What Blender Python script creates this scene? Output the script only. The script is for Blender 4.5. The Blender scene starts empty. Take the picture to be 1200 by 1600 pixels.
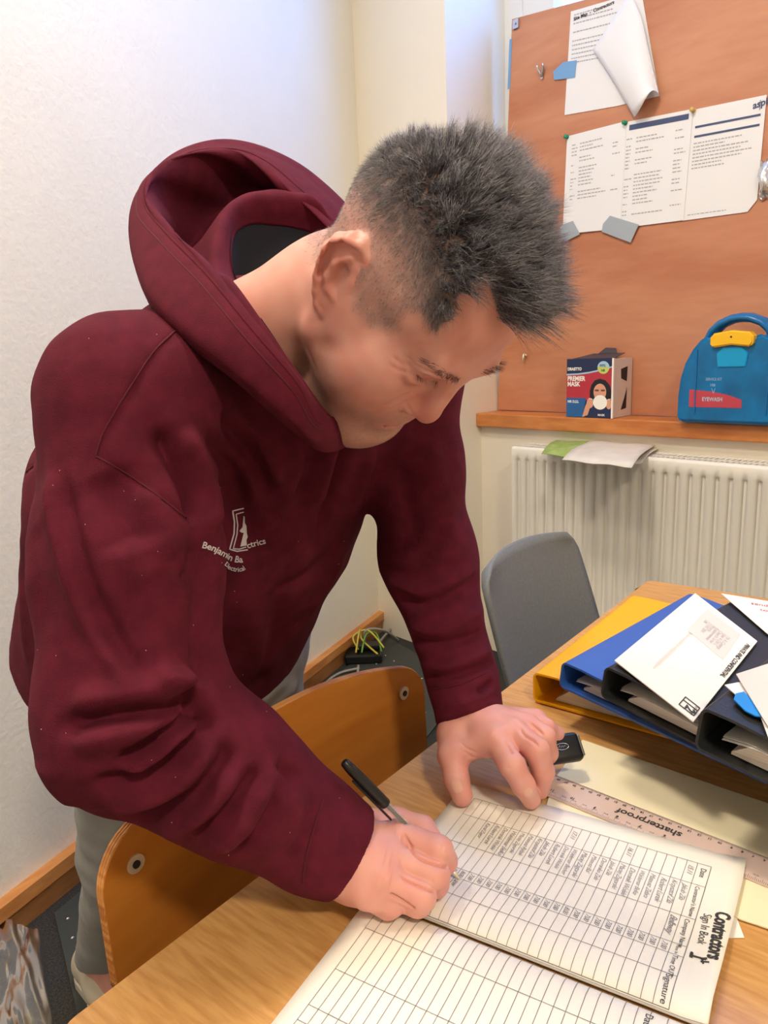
import bpy, bmesh, math, random
import numpy as np
from mathutils import Vector, Matrix
from mathutils.bvhtree import BVHTree
random.seed(7); np.random.seed(7)
SC = bpy.context.scene
COL = SC.collection
# ------------------------------------------------------------------ camera
FOC, H = 1150.0, 1.24
CAM = np.array([[0.7847, -0.1001, -0.6118], [0.6186, 0.1915, 0.7620], [-0.0409, 0.9764, -0.2122]])  # columns right, up, forward
q_, r_ = np.linalg.qr(CAM); CAM = q_ * np.sign(np.diag(r_))
O = np.array([0, 0, H])
cd = bpy.data.cameras.new('camera'); cam = bpy.data.objects.new('camera', cd); COL.objects.link(cam)
cd.sensor_fit = 'VERTICAL'; cd.sensor_height = 36.0; cd.lens = FOC / 1600 * 36; cd.clip_start = .02
cam.matrix_world = Matrix(((CAM[0, 0], CAM[0, 1], -CAM[0, 2], 0), (CAM[1, 0], CAM[1, 1], -CAM[1, 2], 0), (CAM[2, 0], CAM[2, 1], -CAM[2, 2], H), (0, 0, 0, 1)))
SC.camera = cam
# ------------------------------------------------------------------ sky, lamps, exposure
W = bpy.data.worlds.new('sky'); SC.world = W; W.use_nodes = True
W.node_tree.nodes['Background'].inputs[0].default_value = (.10, .34, 1, 1)
W.node_tree.nodes['Background'].inputs[1].default_value = 11.0
SC.view_settings.view_transform = 'Standard'; SC.view_settings.look = 'None'; SC.view_settings.exposure = 0.0
SC.view_settings.gamma = 1; SC.view_settings.use_curve_mapping = False
SC.cycles.use_denoising = True; SC.cycles.max_bounces = 8; SC.cycles.transparent_max_bounces = 16
SC.cycles.caustics_reflective = False; SC.cycles.caustics_refractive = False
ROOM_H = 3.5
def area(name, loc, size, power, col, target=None, sy=None):
    l = bpy.data.lights.new(name, 'AREA'); l.energy = power; l.color = col; l.size = size
    if sy: l.shape = 'RECTANGLE'; l.size_y = sy
    o = bpy.data.objects.new(name, l); COL.objects.link(o); o.location = loc
    d = (Vector(target) - Vector(loc)) if target else Vector((0, 0, -1))
    o.rotation_euler = d.to_track_quat('-Z', 'Y').to_euler()
    return o
WARM = (1, .87, .70)
L_MAIN = (-.95, -.20, 3.36)
L_FILL = (1.5, -.6, 3.36)
L_BACK = (-.90, .72, 3.36)
area('lamp_light_main', L_MAIN, .34, 18, WARM)
area('lamp_light_fill', L_FILL, .34, 66, WARM)  # added fill lamp, brightens the face and the left wall
area('lamp_light_back', L_BACK, .34, 34, WARM)
PORT = area('window_portal', (-.45, 1.95, 2.05), 1.5, 0, (1, 1, 1), (-.57, 1.3, 2.05), 2.4); PORT.data.cycles.is_portal = True
# ------------------------------------------------------------------ pixel and frame helpers
def ray(x, y): return CAM @ np.array([(x - 600) / FOC, (800 - y) / FOC, 1.0])
def P(x, y, d): return O + ray(x, y) * d
def onz(x, y, z):
    r = ray(x, y); return O + r * ((z - H) / r[2])
def onpl(x, y, p0, n):
    r = ray(x, y); return O + r * (np.dot(n, np.asarray(p0) - O) / np.dot(n, r))
WA = math.radians(-9)
EX = np.array([math.cos(WA), math.sin(WA), 0]); EN = np.array([-math.sin(WA), math.cos(WA), 0]); EZ = np.array([0, 0, 1.])
WS = 1.31                                                      # metres per unit of the window-wall frame
WC = np.array([-1.546, 2.371, 0]); Z0 = H * (1 - WS)            # left edge of the window recess; height of the frame's origin
def zl(z): return (z - Z0) / WS                                 # height over the floor -> frame
def zm(z): return Z0 + WS * z
def wl(u, t, z): return WC + (EX * u + EN * t) * WS + EZ * zm(z)
def onw(x, y, t):
    p = onpl(x, y, WC + EN * t * WS, EN); return float(np.dot(p - WC, EX)) / WS, zl(float(p[2]))
PORT.location = Vector(wl(.675, .30, 1.95))
def unit(v): v = np.asarray(v, float); return v / np.linalg.norm(v)
# ------------------------------------------------------------------ object helpers
LOC = {}
def _origin(V):
    V = np.asarray(V); c = (V.min(0) + V.max(0)) / 2; c[2] = V[:, 2].min(); return c
def obj(name, verts, faces, mat, parent=None, smooth=False, org=None):
    V = np.asarray(verts, float); c = np.asarray(org if org is not None else _origin(V), float)
    me = bpy.data.meshes.new(name); me.from_pydata((V - c).tolist(), [], [tuple(int(i) for i in f) for f in faces]); me.update()
    if isinstance(mat, (list, tuple)):
        for m in mat: me.materials.append(m)
    else: me.materials.append(mat)
    if smooth: me.polygons.foreach_set('use_smooth', [True] * len(me.polygons))
    o = bpy.data.objects.new(name, me); COL.objects.link(o)
    LOC[o.name] = c
    if parent is not None: o.parent = parent; o.location = c - LOC[parent.name]
    else: o.location = c
    return o
def tag(o, label=None, cat=None, group=None, kind=None):
    if label: o['label'] = label
    if cat: o['category'] = cat
    if group: o['group'] = group
    if kind: o['kind'] = kind
    return o
def root(name, loc, label, cat, group=None):
    o = bpy.data.objects.new(name, None); COL.objects.link(o); o.location = loc; o.empty_display_size = .05
    LOC[o.name] = np.asarray(loc, float); return tag(o, label, cat, group)
class B:
    """collects verts and faces for one mesh"""
    def __init__(s): s.v = []; s.f = []
    def add(s, v, f):
        n = len(s.v); s.v += [tuple(map(float, p)) for p in v]; s.f += [tuple(int(i) + n for i in q) for q in f]; return s
    def box(s, c, ex, ey, ez):           # centre and three half axes
        c, ex, ey, ez = map(lambda a: np.asarray(a, float), (c, ex, ey, ez))
        v = [c + a * ex + b * ey + d * ez for a in (-1, 1) for b in (-1, 1) for d in (-1, 1)]
        return s.add(v, [(0, 1, 3, 2), (4, 6, 7, 5), (0, 4, 5, 1), (2, 3, 7, 6), (0, 2, 6, 4), (1, 5, 7, 3)])
    def bbox(s, c, ex, ey, ez, bev, seg=2):      # bevelled box
        ex, ey, ez = map(lambda a: np.asarray(a, float), (ex, ey, ez)); l = [np.linalg.norm(a) for a in (ex, ey, ez)]
        bm = bmesh.new(); bmesh.ops.create_cube(bm, size=2)
        for q in bm.verts: q.co = Vector((q.co.x * l[0], q.co.y * l[1], q.co.z * l[2]))
        bmesh.ops.bevel(bm, geom=bm.edges[:], offset=min(bev, .98 * min(l)), segments=seg, affect='EDGES', profile=.5)
        bm.verts.index_update(); R = np.stack([ex / l[0], ey / l[1], ez / l[2]], 1)
        v = [np.asarray(c) + R @ np.array(q.co) for q in bm.verts]; f = [[q.index for q in g.verts] for g in bm.faces]; bm.free()
        return s.add(v, f)
    def tube(s, pts, r, n=8, cap=True):
        pts = np.asarray(pts, float); m = len(pts); r = np.broadcast_to(r, (m,)) if np.ndim(r) <= 1 else r
        t = np.gradient(pts, axis=0); t /= np.linalg.norm(t, axis=1)[:, None] + 1e-12
        a = np.array([0, 0, 1.]) if abs(t[0][2]) < .9 else np.array([1., 0, 0]); u = unit(np.cross(t[0], a)); v = []
        for i in range(m):
            u = unit(u - t[i] * np.dot(u, t[i])); w = np.cross(t[i], u)
            for k in range(n):
                g = 2 * math.pi * k / n; v.append(pts[i] + r[i] * (math.cos(g) * u + math.sin(g) * w))
        f = [(i * n + k, i * n + (k + 1) % n, (i + 1) * n + (k + 1) % n, (i + 1) * n + k) for i in range(m - 1) for k in range(n)]
        if cap: f += [tuple(range(n))[::-1], tuple(range((m - 1) * n, m * n))]
        return s.add(v, f)
    def prism(s, poly, nrm):             # 3-D polygon swept along nrm
        p = np.asarray(poly, float); n = len(p); q = p + np.asarray(nrm, float)
        f = [tuple(range(n))[::-1], tuple(range(n, 2 * n))] + [(i, (i + 1) % n, n + (i + 1) % n, n + i) for i in range(n)]
        return s.add(np.concatenate([p, q]), f)
    def grid(s, G, thick=None):          # (a,b,3) array, optional thickness vector
        a, b = G.shape[:2]; f = [(i * b + j, i * b + j + 1, (i + 1) * b + j + 1, (i + 1) * b + j) for i in range(a - 1) for j in range(b - 1)]
        if thick is None: return s.add(G.reshape(-1, 3), f)
        N = a * b; v = np.concatenate([G.reshape(-1, 3), (G + thick).reshape(-1, 3)]); f2 = [tuple(i + N for i in q[::-1]) for q in f]
        rim = [j for j in range(b)] + [i * b + b - 1 for i in range(1, a)] + [(a - 1) * b + j for j in range(b - 2, -1, -1)] + [i * b for i in range(a - 2, 0, -1)]
        f3 = [(rim[(i + 1) % len(rim)], rim[i], rim[i] + N, rim[(i + 1) % len(rim)] + N) for i in range(len(rim))]
        return s.add(v, f + f2 + f3)
    def obj(s, name, mat, parent=None, smooth=False, org=None): return obj(name, s.v, s.f, mat, parent, smooth, org)
def struct(o): o['kind'] = 'structure'; return o
def shade_auto(o, ang=35):
    me = o.data; me.polygons.foreach_set('use_smooth', [True] * len(me.polygons))
    bm = bmesh.new(); bm.from_mesh(me)
    for e in bm.edges:
        if len(e.link_faces) == 2 and e.calc_face_angle(0) > math.radians(ang): e.smooth = False
    bm.to_mesh(me); bm.free(); return o
# ------------------------------------------------------------------ text
_tc = {}
def text2d(s, size, shear=0, align='LEFT', spacing=1.0, bold=0):
    k = (s, size, shear, align, spacing, bold)
    if k not in _tc:
        cu = bpy.data.curves.new('t', 'FONT'); cu.body = s; cu.size = size; cu.shear = shear; cu.align_x = align; cu.resolution_u = 3; cu.space_character = spacing; cu.offset = bold
        ob = bpy.data.objects.new('t', cu); COL.objects.link(ob); dg = bpy.context.evaluated_depsgraph_get(); me = bpy.data.meshes.new_from_object(ob.evaluated_get(dg))
        _tc[k] = (np.array([v.co[:2] for v in me.vertices]).reshape(-1, 2), [list(p.vertices) for p in me.polygons])
        bpy.data.objects.remove(ob); bpy.data.curves.remove(cu); bpy.data.meshes.remove(me)
    return _tc[k]
def put_text(b, s, size, fn, **kw):
    v, f = text2d(s, size, **kw); b.add([fn(x, y) for x, y in v], f)
# ------------------------------------------------------------------ materials
def srgb(r, g, b): return tuple(((c / 255) / 12.92 if c / 255 <= .04045 else ((c / 255 + .055) / 1.055) ** 2.4) for c in (r, g, b)) + (1,)
def mat(name, col, rough=.5, metal=0, spec=.5, var=0, vscale=8, bump=0, bscale=60, alpha=1, trans=0, sss=0, col2=None, stretch=(1, 1, 1), emit=None, ior=1.45, detail=4, sheen=0):
    m = bpy.data.materials.new(name); m.use_nodes = True; nt = m.node_tree; p = nt.nodes['Principled BSDF']
    c = tuple(col[:3]) + (1,); p.inputs['Base Color'].default_value = c; p.inputs['Roughness'].default_value = rough; p.inputs['Metallic'].default_value = metal
    p.inputs['Specular IOR Level'].default_value = spec; p.inputs['Alpha'].default_value = alpha; p.inputs['Transmission Weight'].default_value = trans; p.inputs['IOR'].default_value = ior
    if sheen: p.inputs['Sheen Weight'].default_value = sheen; p.inputs['Sheen Roughness'].default_value = .4; p.inputs['Sheen Tint'].default_value = c
    if sss: p.inputs['Subsurface Weight'].default_value = sss; p.inputs['Subsurface Radius'].default_value = (.012, .004, .002); p.inputs['Subsurface Scale'].default_value = 1
    if emit: p.inputs['Emission Color'].default_value = tuple(emit[:3]) + (1,); p.inputs['Emission Strength'].default_value = emit[3]
    if var or bump:
        tc = nt.nodes.new('ShaderNodeTexCoord'); mp = nt.nodes.new('ShaderNodeMapping'); mp.inputs['Scale'].default_value = stretch; nt.links.new(tc.outputs['Object'], mp.inputs[0])
    if var:
        n = nt.nodes.new('ShaderNodeTexNoise'); n.inputs['Scale'].default_value = vscale; n.inputs['Detail'].default_value = detail; nt.links.new(mp.outputs[0], n.inputs['Vector'])
        r = nt.nodes.new('ShaderNodeValToRGB'); r.color_ramp.elements[0].position = .3; r.color_ramp.elements[1].position = .7
        c2 = tuple(col2[:3]) + (1,) if col2 else tuple(x * (1 - var) for x in c[:3]) + (1,)
        r.color_ramp.elements[0].color = c2; r.color_ramp.elements[1].color = c
        nt.links.new(n.outputs[0], r.inputs[0]); nt.links.new(r.outputs[0], p.inputs['Base Color'])
    if bump:
        n = nt.nodes.new('ShaderNodeTexNoise'); n.inputs['Scale'].default_value = bscale; n.inputs['Detail'].default_value = 3; nt.links.new(mp.outputs[0], n.inputs['Vector'])
        bp = nt.nodes.new('ShaderNodeBump'); bp.inputs['Strength'].default_value = bump; bp.inputs['Distance'].default_value = .004
        nt.links.new(n.outputs[0], bp.inputs['Height']); nt.links.new(bp.outputs[0], p.inputs['Normal'])
    return m
def wood(name, c1, c2, axis=0, scale=6, rough=.4, fine=60, bump=.05, fs=.35):
    m = bpy.data.materials.new(name); m.use_nodes = True; nt = m.node_tree; p = nt.nodes['Principled BSDF']; p.inputs['Roughness'].default_value = rough
    tc = nt.nodes.new('ShaderNodeTexCoord'); mp = nt.nodes.new('ShaderNodeMapping'); s = [1., 1., 1.]; s[axis] = .12; mp.inputs['Scale'].default_value = s
    nt.links.new(tc.outputs['Object'], mp.inputs[0])
    a = nt.nodes.new('ShaderNodeTexNoise'); a.inputs['Scale'].default_value = scale; a.inputs['Detail'].default_value = 5; a.inputs['Distortion'].default_value = 1.2; nt.links.new(mp.outputs[0], a.inputs['Vector'])
    b = nt.nodes.new('ShaderNodeTexNoise'); b.inputs['Scale'].default_value = fine; b.inputs['Detail'].default_value = 3; nt.links.new(mp.outputs[0], b.inputs['Vector'])
    mx = nt.nodes.new('ShaderNodeMix'); mx.data_type = 'FLOAT'; mx.inputs[0].default_value = fs; nt.links.new(a.outputs[0], mx.inputs[2]); nt.links.new(b.outputs[0], mx.inputs[3])
    r = nt.nodes.new('ShaderNodeValToRGB'); r.color_ramp.elements[0].position = .36; r.color_ramp.elements[1].position = .62
    r.color_ramp.elements[0].color = c2; r.color_ramp.elements[1].color = c1
    nt.links.new(mx.outputs[0], r.inputs[0]); nt.links.new(r.outputs[0], p.inputs['Base Color'])
    bp = nt.nodes.new('ShaderNodeBump'); bp.inputs['Strength'].default_value = bump; bp.inputs['Distance'].default_value = .002; nt.links.new(b.outputs[0], bp.inputs['Height']); nt.links.new(bp.outputs[0], p.inputs['Normal'])
    return m
M = {}
M['wall'] = mat('cream_paint', srgb(242, 237, 222), .65, var=.04, vscale=3, bump=.35, bscale=70)
M['pier'] = mat('smooth_cream_paint', srgb(240, 232, 214), .6, var=.03, vscale=3, bump=.08, bscale=40)
M['ceiling'] = mat('white_ceiling', srgb(240, 236, 226), .8)
M['carpet'] = mat('dark_carpet', srgb(70, 68, 64), .95, var=.75, vscale=260, bump=.8, bscale=300, col2=srgb(24, 24, 24))
M['white'] = mat('white_gloss', srgb(238, 238, 232), .3)
M['rad'] = mat('radiator_enamel', srgb(240, 236, 224), .3)
M['sill'] = wood('orange_sill_wood', srgb(214, 140, 76), srgb(178, 100, 46), axis=0, scale=5)
M['skirt'] = wood('skirting_wood', srgb(214, 150, 84), srgb(180, 108, 50), axis=1, scale=7)
M['skirt2'] = wood('skirting_face', srgb(186, 130, 76), srgb(140, 88, 46), axis=1, scale=7)
M['board'] = wood('plywood_board', srgb(208, 146, 110), srgb(186, 118, 82), axis=0, scale=3.2, rough=.55, fine=40, fs=.25)
M['beech'] = wood('beech_top', srgb(218, 168, 104), srgb(196, 142, 80), axis=0, scale=5, rough=.35, fine=190, fs=.72)
M['chairwood'] = wood('orange_plywood', srgb(204, 132, 52), srgb(172, 98, 30), axis=1, scale=5, rough=.32, fine=40, fs=.25)
M['plyedge'] = wood('ply_edge', srgb(226, 164, 92), srgb(170, 96, 44), axis=1, scale=90, rough=.5, fine=160)
M['paper'] = mat('white_paper', srgb(246, 243, 236), .7)
M['paperblue'] = mat('wall_paper_sheet', srgb(240, 240, 240), .7)
M['grey_paper'] = mat('grey_paper', srgb(222, 214, 206), .7)
M['bookpaper'] = mat('book_paper', srgb(246, 240, 226), .7, bump=.02, bscale=200)
M['card'] = mat('cream_card', srgb(242, 232, 196), .7, var=.03, vscale=20)
M['ink'] = mat('print_ink', srgb(60, 58, 56), .6)
M['lines'] = mat('ruled_ink', srgb(120, 116, 112), .6)
M['pencil'] = mat('pen_ink', srgb(140, 138, 140), .6)
M['faint'] = mat('faint_ink', srgb(178, 176, 178), .7)
M['navyprint'] = mat('navy_bar', srgb(70, 84, 120), .6)
M['black'] = mat('black_plastic', srgb(24, 24, 24), .35)
M['blackmatte'] = mat('black_vinyl', srgb(42, 44, 44), .5, var=.2, vscale=12, bump=.1, bscale=300)
M['yellow'] = mat('yellow_binder', srgb(246, 178, 14), .4, bump=.05, bscale=300)
M['blue'] = mat('blue_binder', srgb(52, 96, 176), .4, bump=.05, bscale=300)
M['steel'] = mat('steel', (.6, .6, .6), .25, metal=1)
M['brass'] = mat('brass', (.80, .72, .54), .42, metal=.55)
M['tape'] = mat('grey_duct_tape', srgb(168, 178, 186), .35, bump=.1, bscale=80)
M['tapeblue'] = mat('blue_tape', srgb(120, 168, 214), .5)
M['foil'] = mat('silver_foil', (.75, .75, .77), .25, metal=.9, bump=.4, bscale=90)
M['greyfab'] = mat('grey_chair_fabric', srgb(124, 128, 130), .9, var=.15, vscale=200, bump=.2, bscale=500)
M['greenprint'] = mat('green_leaflet', srgb(176, 196, 120), .6, var=.3, vscale=30, col2=srgb(140, 172, 84))
M['news'] = mat('leaflet_white', srgb(226, 220, 208), .7, var=.12, vscale=18)
M['mat'] = mat('black_rubber', srgb(58, 62, 58), .6, bump=.1, bscale=100)
M['cablegrey'] = mat('grey_cable', srgb(150, 146, 136), .5)
M['wireyellow'] = mat('yellow_wire', srgb(196, 184, 70), .45)
M['wiregreen'] = mat('green_wire', srgb(96, 150, 60), .45)
M['glass'] = mat('window_glass', (1, 1, 1), .02, alpha=.12)
M['sleeve'] = mat('clear_sleeve', srgb(222, 220, 214), .15, alpha=.5)
M['polythene'] = bpy.data.materials.new('polythene'); M['polythene'].use_nodes = True; nt = M['polythene'].node_tree; nt.nodes.clear()
_n = {k: nt.nodes.new('ShaderNode' + t) for k, t in dict(o='OutputMaterial', t='BsdfTransparent', d='BsdfDiffuse', g='BsdfGlossy', m='MixShader', m2='MixShader', f='Fresnel').items()}
_n['d'].inputs[0].default_value = srgb(225, 226, 220); _n['g'].inputs['Roughness'].default_value = .22; _n['m'].inputs[0].default_value = .13; _n['f'].inputs[0].default_value = 1.30
nt.links.new(_n['t'].outputs[0], _n['m'].inputs[1]); nt.links.new(_n['d'].outputs[0], _n['m'].inputs[2]); nt.links.new(_n['f'].outputs[0], _n['m2'].inputs[0]); nt.links.new(_n['m'].outputs[0], _n['m2'].inputs[1]); nt.links.new(_n['g'].outputs[0], _n['m2'].inputs[2]); nt.links.new(_n['m2'].outputs[0], _n['o'].inputs[0])
M['rulerp'] = mat('pink_clear_plastic', srgb(232, 206, 194), .2, alpha=.82)
M['clearp'] = mat('clear_plastic', srgb(200, 198, 194), .08, alpha=.28)
M['boxnavy'] = mat('box_navy', srgb(34, 46, 84), .45); M['boxred'] = mat('box_red', srgb(186, 52, 66), .45); M['boxblue'] = mat('box_blue', srgb(40, 98, 160), .45)
M['boxgrey'] = mat('box_card', srgb(222, 208, 198), .6, var=.06, vscale=30); M['skinprint'] = mat('print_skin', srgb(222, 160, 132), .5); M['hairprint'] = mat('print_black', srgb(28, 30, 38), .5)
M['limeprint'] = mat('print_lime', srgb(196, 212, 110), .5); M['eyeprint'] = mat('print_brown', srgb(110, 70, 62), .5); M['darktop'] = mat('box_dark', srgb(70, 64, 70), .6)
M['kit'] = mat('blue_translucent_plastic', srgb(8, 122, 188), .22, var=.35, vscale=14, col2=srgb(4, 96, 150)); M['kitlight'] = mat('blue_plastic_light', srgb(10, 160, 220), .25)
M['kithandle'] = mat('blue_plastic_handle', srgb(20, 108, 172), .25)
M['kityellow'] = mat('yellow_latch', srgb(252, 196, 30), .3); M['kitred'] = mat('red_label', srgb(196, 70, 84), .4); M['kitprint'] = mat('pale_print', srgb(170, 206, 226), .5)
M['tabblue'] = mat('blue_tab', srgb(30, 140, 220), .3); M['pingreen'] = mat('green_pin', srgb(40, 150, 110), .3); M['pinyellow'] = mat('yellow_pin', srgb(222, 186, 110), .3)
M['pagesedge'] = mat('page_block', srgb(226, 220, 210), .8, var=.25, vscale=200, stretch=(.02, .02, 6))
M['lampglass'] = mat('lamp_diffuser', (1, .9, .75), .5, emit=(1, .8, .56, 3))
# ------------------------------------------------------------------ room
LW0 = np.array([-1.575, .55, 0]); LWD = unit([-.227, .974, 0]); LWN = np.array([LWD[1], -LWD[0], 0])   # left wall line, direction, normal into the room
FX0, FX1, FY0, FY1 = -2.4, 3.2, -2.7, 3.3
struct(B().box(((FX0 + FX1) / 2, (FY0 + FY1) / 2, -.05), ((FX1 - FX0) / 2, 0, 0), (0, (FY1 - FY0) / 2, 0), (0, 0, .05)).obj('floor', M['carpet']))
struct(B().prism([np.array([*p_[:2], ROOM_H]) for p_ in (wl(-.6, .34, 0), (FX0, 2.2, 0), (FX0, FY0, 0), (FX1, FY0, 0), wl(4.0, .34, 0), wl(0, .34, 0))], (0, 0, .1)).obj('ceiling', M['ceiling']))
a_, b_ = LW0 + LWD * -3.3, LW0 + LWD * 2.45
struct(B().prism([a_, b_, b_ - LWN * .1, a_ - LWN * .1], (0, 0, ROOM_H)).obj('wall_left', M['wall']))
def wbox(b, u0, u1, t0, t1, z0, z1): return b.box(wl((u0 + u1) / 2, (t0 + t1) / 2, (z0 + z1) / 2), EX * WS * (u1 - u0) / 2, EN * WS * (t1 - t0) / 2, EZ * WS * (z1 - z0) / 2)
ZF, ZC, ZW = zl(0), zl(ROOM_H), zl(3.36)                 # floor, ceiling, head of the window recess
b = B(); wbox(b, -.50, 0, 0, .34, ZF, ZC)                # wall left of the window recess, up to the left wall
wbox(b, 0, 1.35, .125, .34, ZF, 1.02)                    # wall under the sill
wbox(b, 0, 1.35, .0, .34, ZW, ZC); wbox(b, 1.35, 4.0, 0, .34, ZF, ZC)
struct(b.obj('wall_back', M['pier']))
struct(B().box((FX1 - .05, 0, ROOM_H / 2), (.05, 0, 0), (0, 3, 0), (0, 0, ROOM_H / 2)).obj('wall_right', M['pier']))
struct(B().box((.8, FY0 + .05, ROOM_H / 2), (2.6, 0, 0), (0, .05, 0), (0, 0, ROOM_H / 2)).obj('wall_front', M['pier']))
# skirting along the left wall
sk = struct(B().prism([LW0 + LWD * s + LWN * .018 * k for s, k in ((-3.2, 0), (-3.2, 1), (2.42, 1), (2.42, 0))], (0, 0, .062)).obj('baseboard_left', M['skirt2']))
cap = B().prism([LW0 + LWD * s + LWN * .030 * k + EZ * .062 for s, k in ((-3.2, 0), (-3.2, 1), (2.42, 1), (2.42, 0))], (0, 0, .034)).obj('baseboard_cap', M['skirt'], sk)
# sill
struct(B().bbox(wl(.675, .2, 1.03), EX * .675 * WS, EN * .1 * WS, EZ * .02 * WS, .005).obj('trim_1', M['sill']))
# window above and behind the board
zt0, zt1 = 1.11, ZW - .06
wn = struct(wbox(wbox(wbox(wbox(B(), 0, .06, .25, .30, 1.05, ZW), 0, 1.35, .25, .30, ZW - .06, ZW), 0, 1.35, .25, .30, 1.05, 1.11), 1.29, 1.35, .25, .30, 1.05, ZW).obj('window_1', M['white']))
wbox(B(), .06, .16, .255, .295, zt0, zt1).obj('window_stile', M['white'], wn); wbox(B(), 1.19, 1.29, .255, .295, zt0, zt1).obj('window_stile', M['white'], wn)
wbox(B(), .16, 1.19, .272, .276, zt0, zt1).obj('window_pane', M['glass'], wn)
# ceiling lamps; the mid-room one is an added fill
for (lx, ly, lz), lab in ((L_MAIN, 'round white ceiling lamp close to the left wall'), (L_FILL, 'round white fill lamp added to the ceiling in the middle of the room'), (L_BACK, 'round white ceiling lamp above the man and the window end of the table')):
    r = root('ceiling_lamp', (lx, ly, ROOM_H), lab, 'lamp', 'ceiling lamps')
    a = np.linspace(0, 2 * math.pi, 33)[:-1]; rim = [(lx + .2 * math.cos(q), ly + .2 * math.sin(q), ROOM_H - .03) for q in a]
    B().prism(rim, (0, 0, .03)).obj('lamp_base', M['white'], r)
    b = B(); n = 32; V = []
    for j in range(5):
        e = j / 4 * math.pi / 2; rr = .185 * math.cos(e) + .002; zz = ROOM_H - .03 - .05 * math.sin(e)
        V += [(lx + rr * math.cos(q), ly + rr * math.sin(q), zz) for q in a]
    b.add(V, [(j * n + k, j * n + (k + 1) % n, (j + 1) * n + (k + 1) % n, (j + 1) * n + k) for j in range(4) for k in range(n)]); b.obj('lamp_shade', M['lampglass'], r, True)
# ------------------------------------------------------------------ board and what hangs on it
TB = .2                                                   # front of the board in the wall frame
uTL, zTL = onw(800, 30, TB); uBL, _ = onw(777, 632, TB); uT2, zT2 = onw(893, 5, TB)
sl = (zT2 - zTL) / (uT2 - uTL)
pl = [wl(uTL, TB, zTL), wl(uBL, TB, 1.052), wl(1.3, TB, 1.052), wl(1.3, TB, zTL + sl * (1.3 - uTL))]
bd = tag(B().prism(pl, EN * .012).obj('notice_board', M['board']), 'large orange plywood board leaning over the window on the wooden sill', 'board')
def wpoly(pts, t): return [wl(*(lambda q: (q[0], t, q[1]))(onw(x, y, t))) for x, y in pts]
def sheet(name, pts, t, m, label, cat, group=None, th=.0007):
    return tag(B().prism(wpoly(pts, t), EN * th).obj(name, m), label, cat, group)
def wrap_print(b, q, rows, t, seed, cols=((0, .12, .9), (.14, .75, .6)), h=.55):
    """rows of tiny bars standing for illegible print; q = four corners tl tr br bl in (u, z)"""
    rnd = random.Random(seed); q = [np.array(x) for x in q]
    at = lambda x, y: (q[0] * (1 - x) + q[1] * x) * (1 - y) + (q[3] * (1 - x) + q[2] * x) * y
    for y, dy in rows:
        for x0, x1, pr in cols:
            if rnd.random() > pr: continue
            x = x0; end = x0 + (x1 - x0) * rnd.uniform(.35, 1)
            while x < end:
                w = rnd.uniform(.02, .06); c = [at(x, y), at(min(x + w, end), y), at(min(x + w, end), y + dy * h), at(x, y + dy * h)]
                b.add([wl(p[0], t, p[1]) for p in c], [(0, 1, 2, 3)]); x += w + .012
def uz(pts, t): return [onw(x, y, t) for x, y in pts]
# folded letter, top
T1 = TB - .002
lt = sheet('letter', [(892, 18), (1002, -14), (1030, 150), (962, 166), (882, 180)], T1, M['paperblue'], 'white letter with a big flap folded over itself, at the top of the board', 'paper')
b = B(); wrap_print(b, uz([(893, 22), (985, -4), (960, 100), (888, 112)], T1), [(.02 + .075 * i, .05) for i in range(12)], T1 - .0004, 3, ((.05, .95, .75),), .4); tag(b.obj('typed_lines', M['faint'], lt), kind='stuff')
b = B(); q = uz([(895, 24), (915, 18), (915, 22), (895, 28)], T1); put_text(b, 'Site Map  -  Contractors', .0115, lambda x, y: wl(q[0][0] + .003 + x, T1 - .0005, q[0][1] - .014 + y + .18 * x * .1), bold=.0004); b.obj('typed_heading', M['ink'], lt)
n = 14; G = np.zeros((n, n, 3))                            # the flap: a rolled corner of the same sheet
le = [(926, 78), (944, 104), (962, 132), (991, 183)]; re = [(985, -12), (1003, 30), (1015, 85), (1029, 146)]
def poly_at(pts, s):
    s = s * (len(pts) - 1); i = min(int(s), len(pts) - 2); k = s - i; return np.array(pts[i]) * (1 - k) + np.array(pts[i + 1]) * k
for i in range(n):
    for j in range(n):
        s, w = i / (n - 1), j / (n - 1); p = poly_at(le, s) * (1 - w) + poly_at(re, s) * w
        if i == n - 1: p = p + np.array([0, -26 * math.sin(w * math.pi) * w])
        bul = .004 + (.006 + .034 * s) * math.sin(math.pi * (w * .85 + .08)) ** .8
        u, z = onw(p[0], p[1], T1 - bul); G[i, j] = wl(u, T1 - bul, z)
B().grid(G, EN * .0006).obj('folded_flap', M['paperblue'], lt, True)
tag(sheet('adhesive_tape', [(864, 112), (880, 97), (901, 94), (898, 121), (866, 125)], T1 - .0015, M['tapeblue'], 'pale blue strip of tape holding the left edge of the folded letter', 'tape'))
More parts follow.
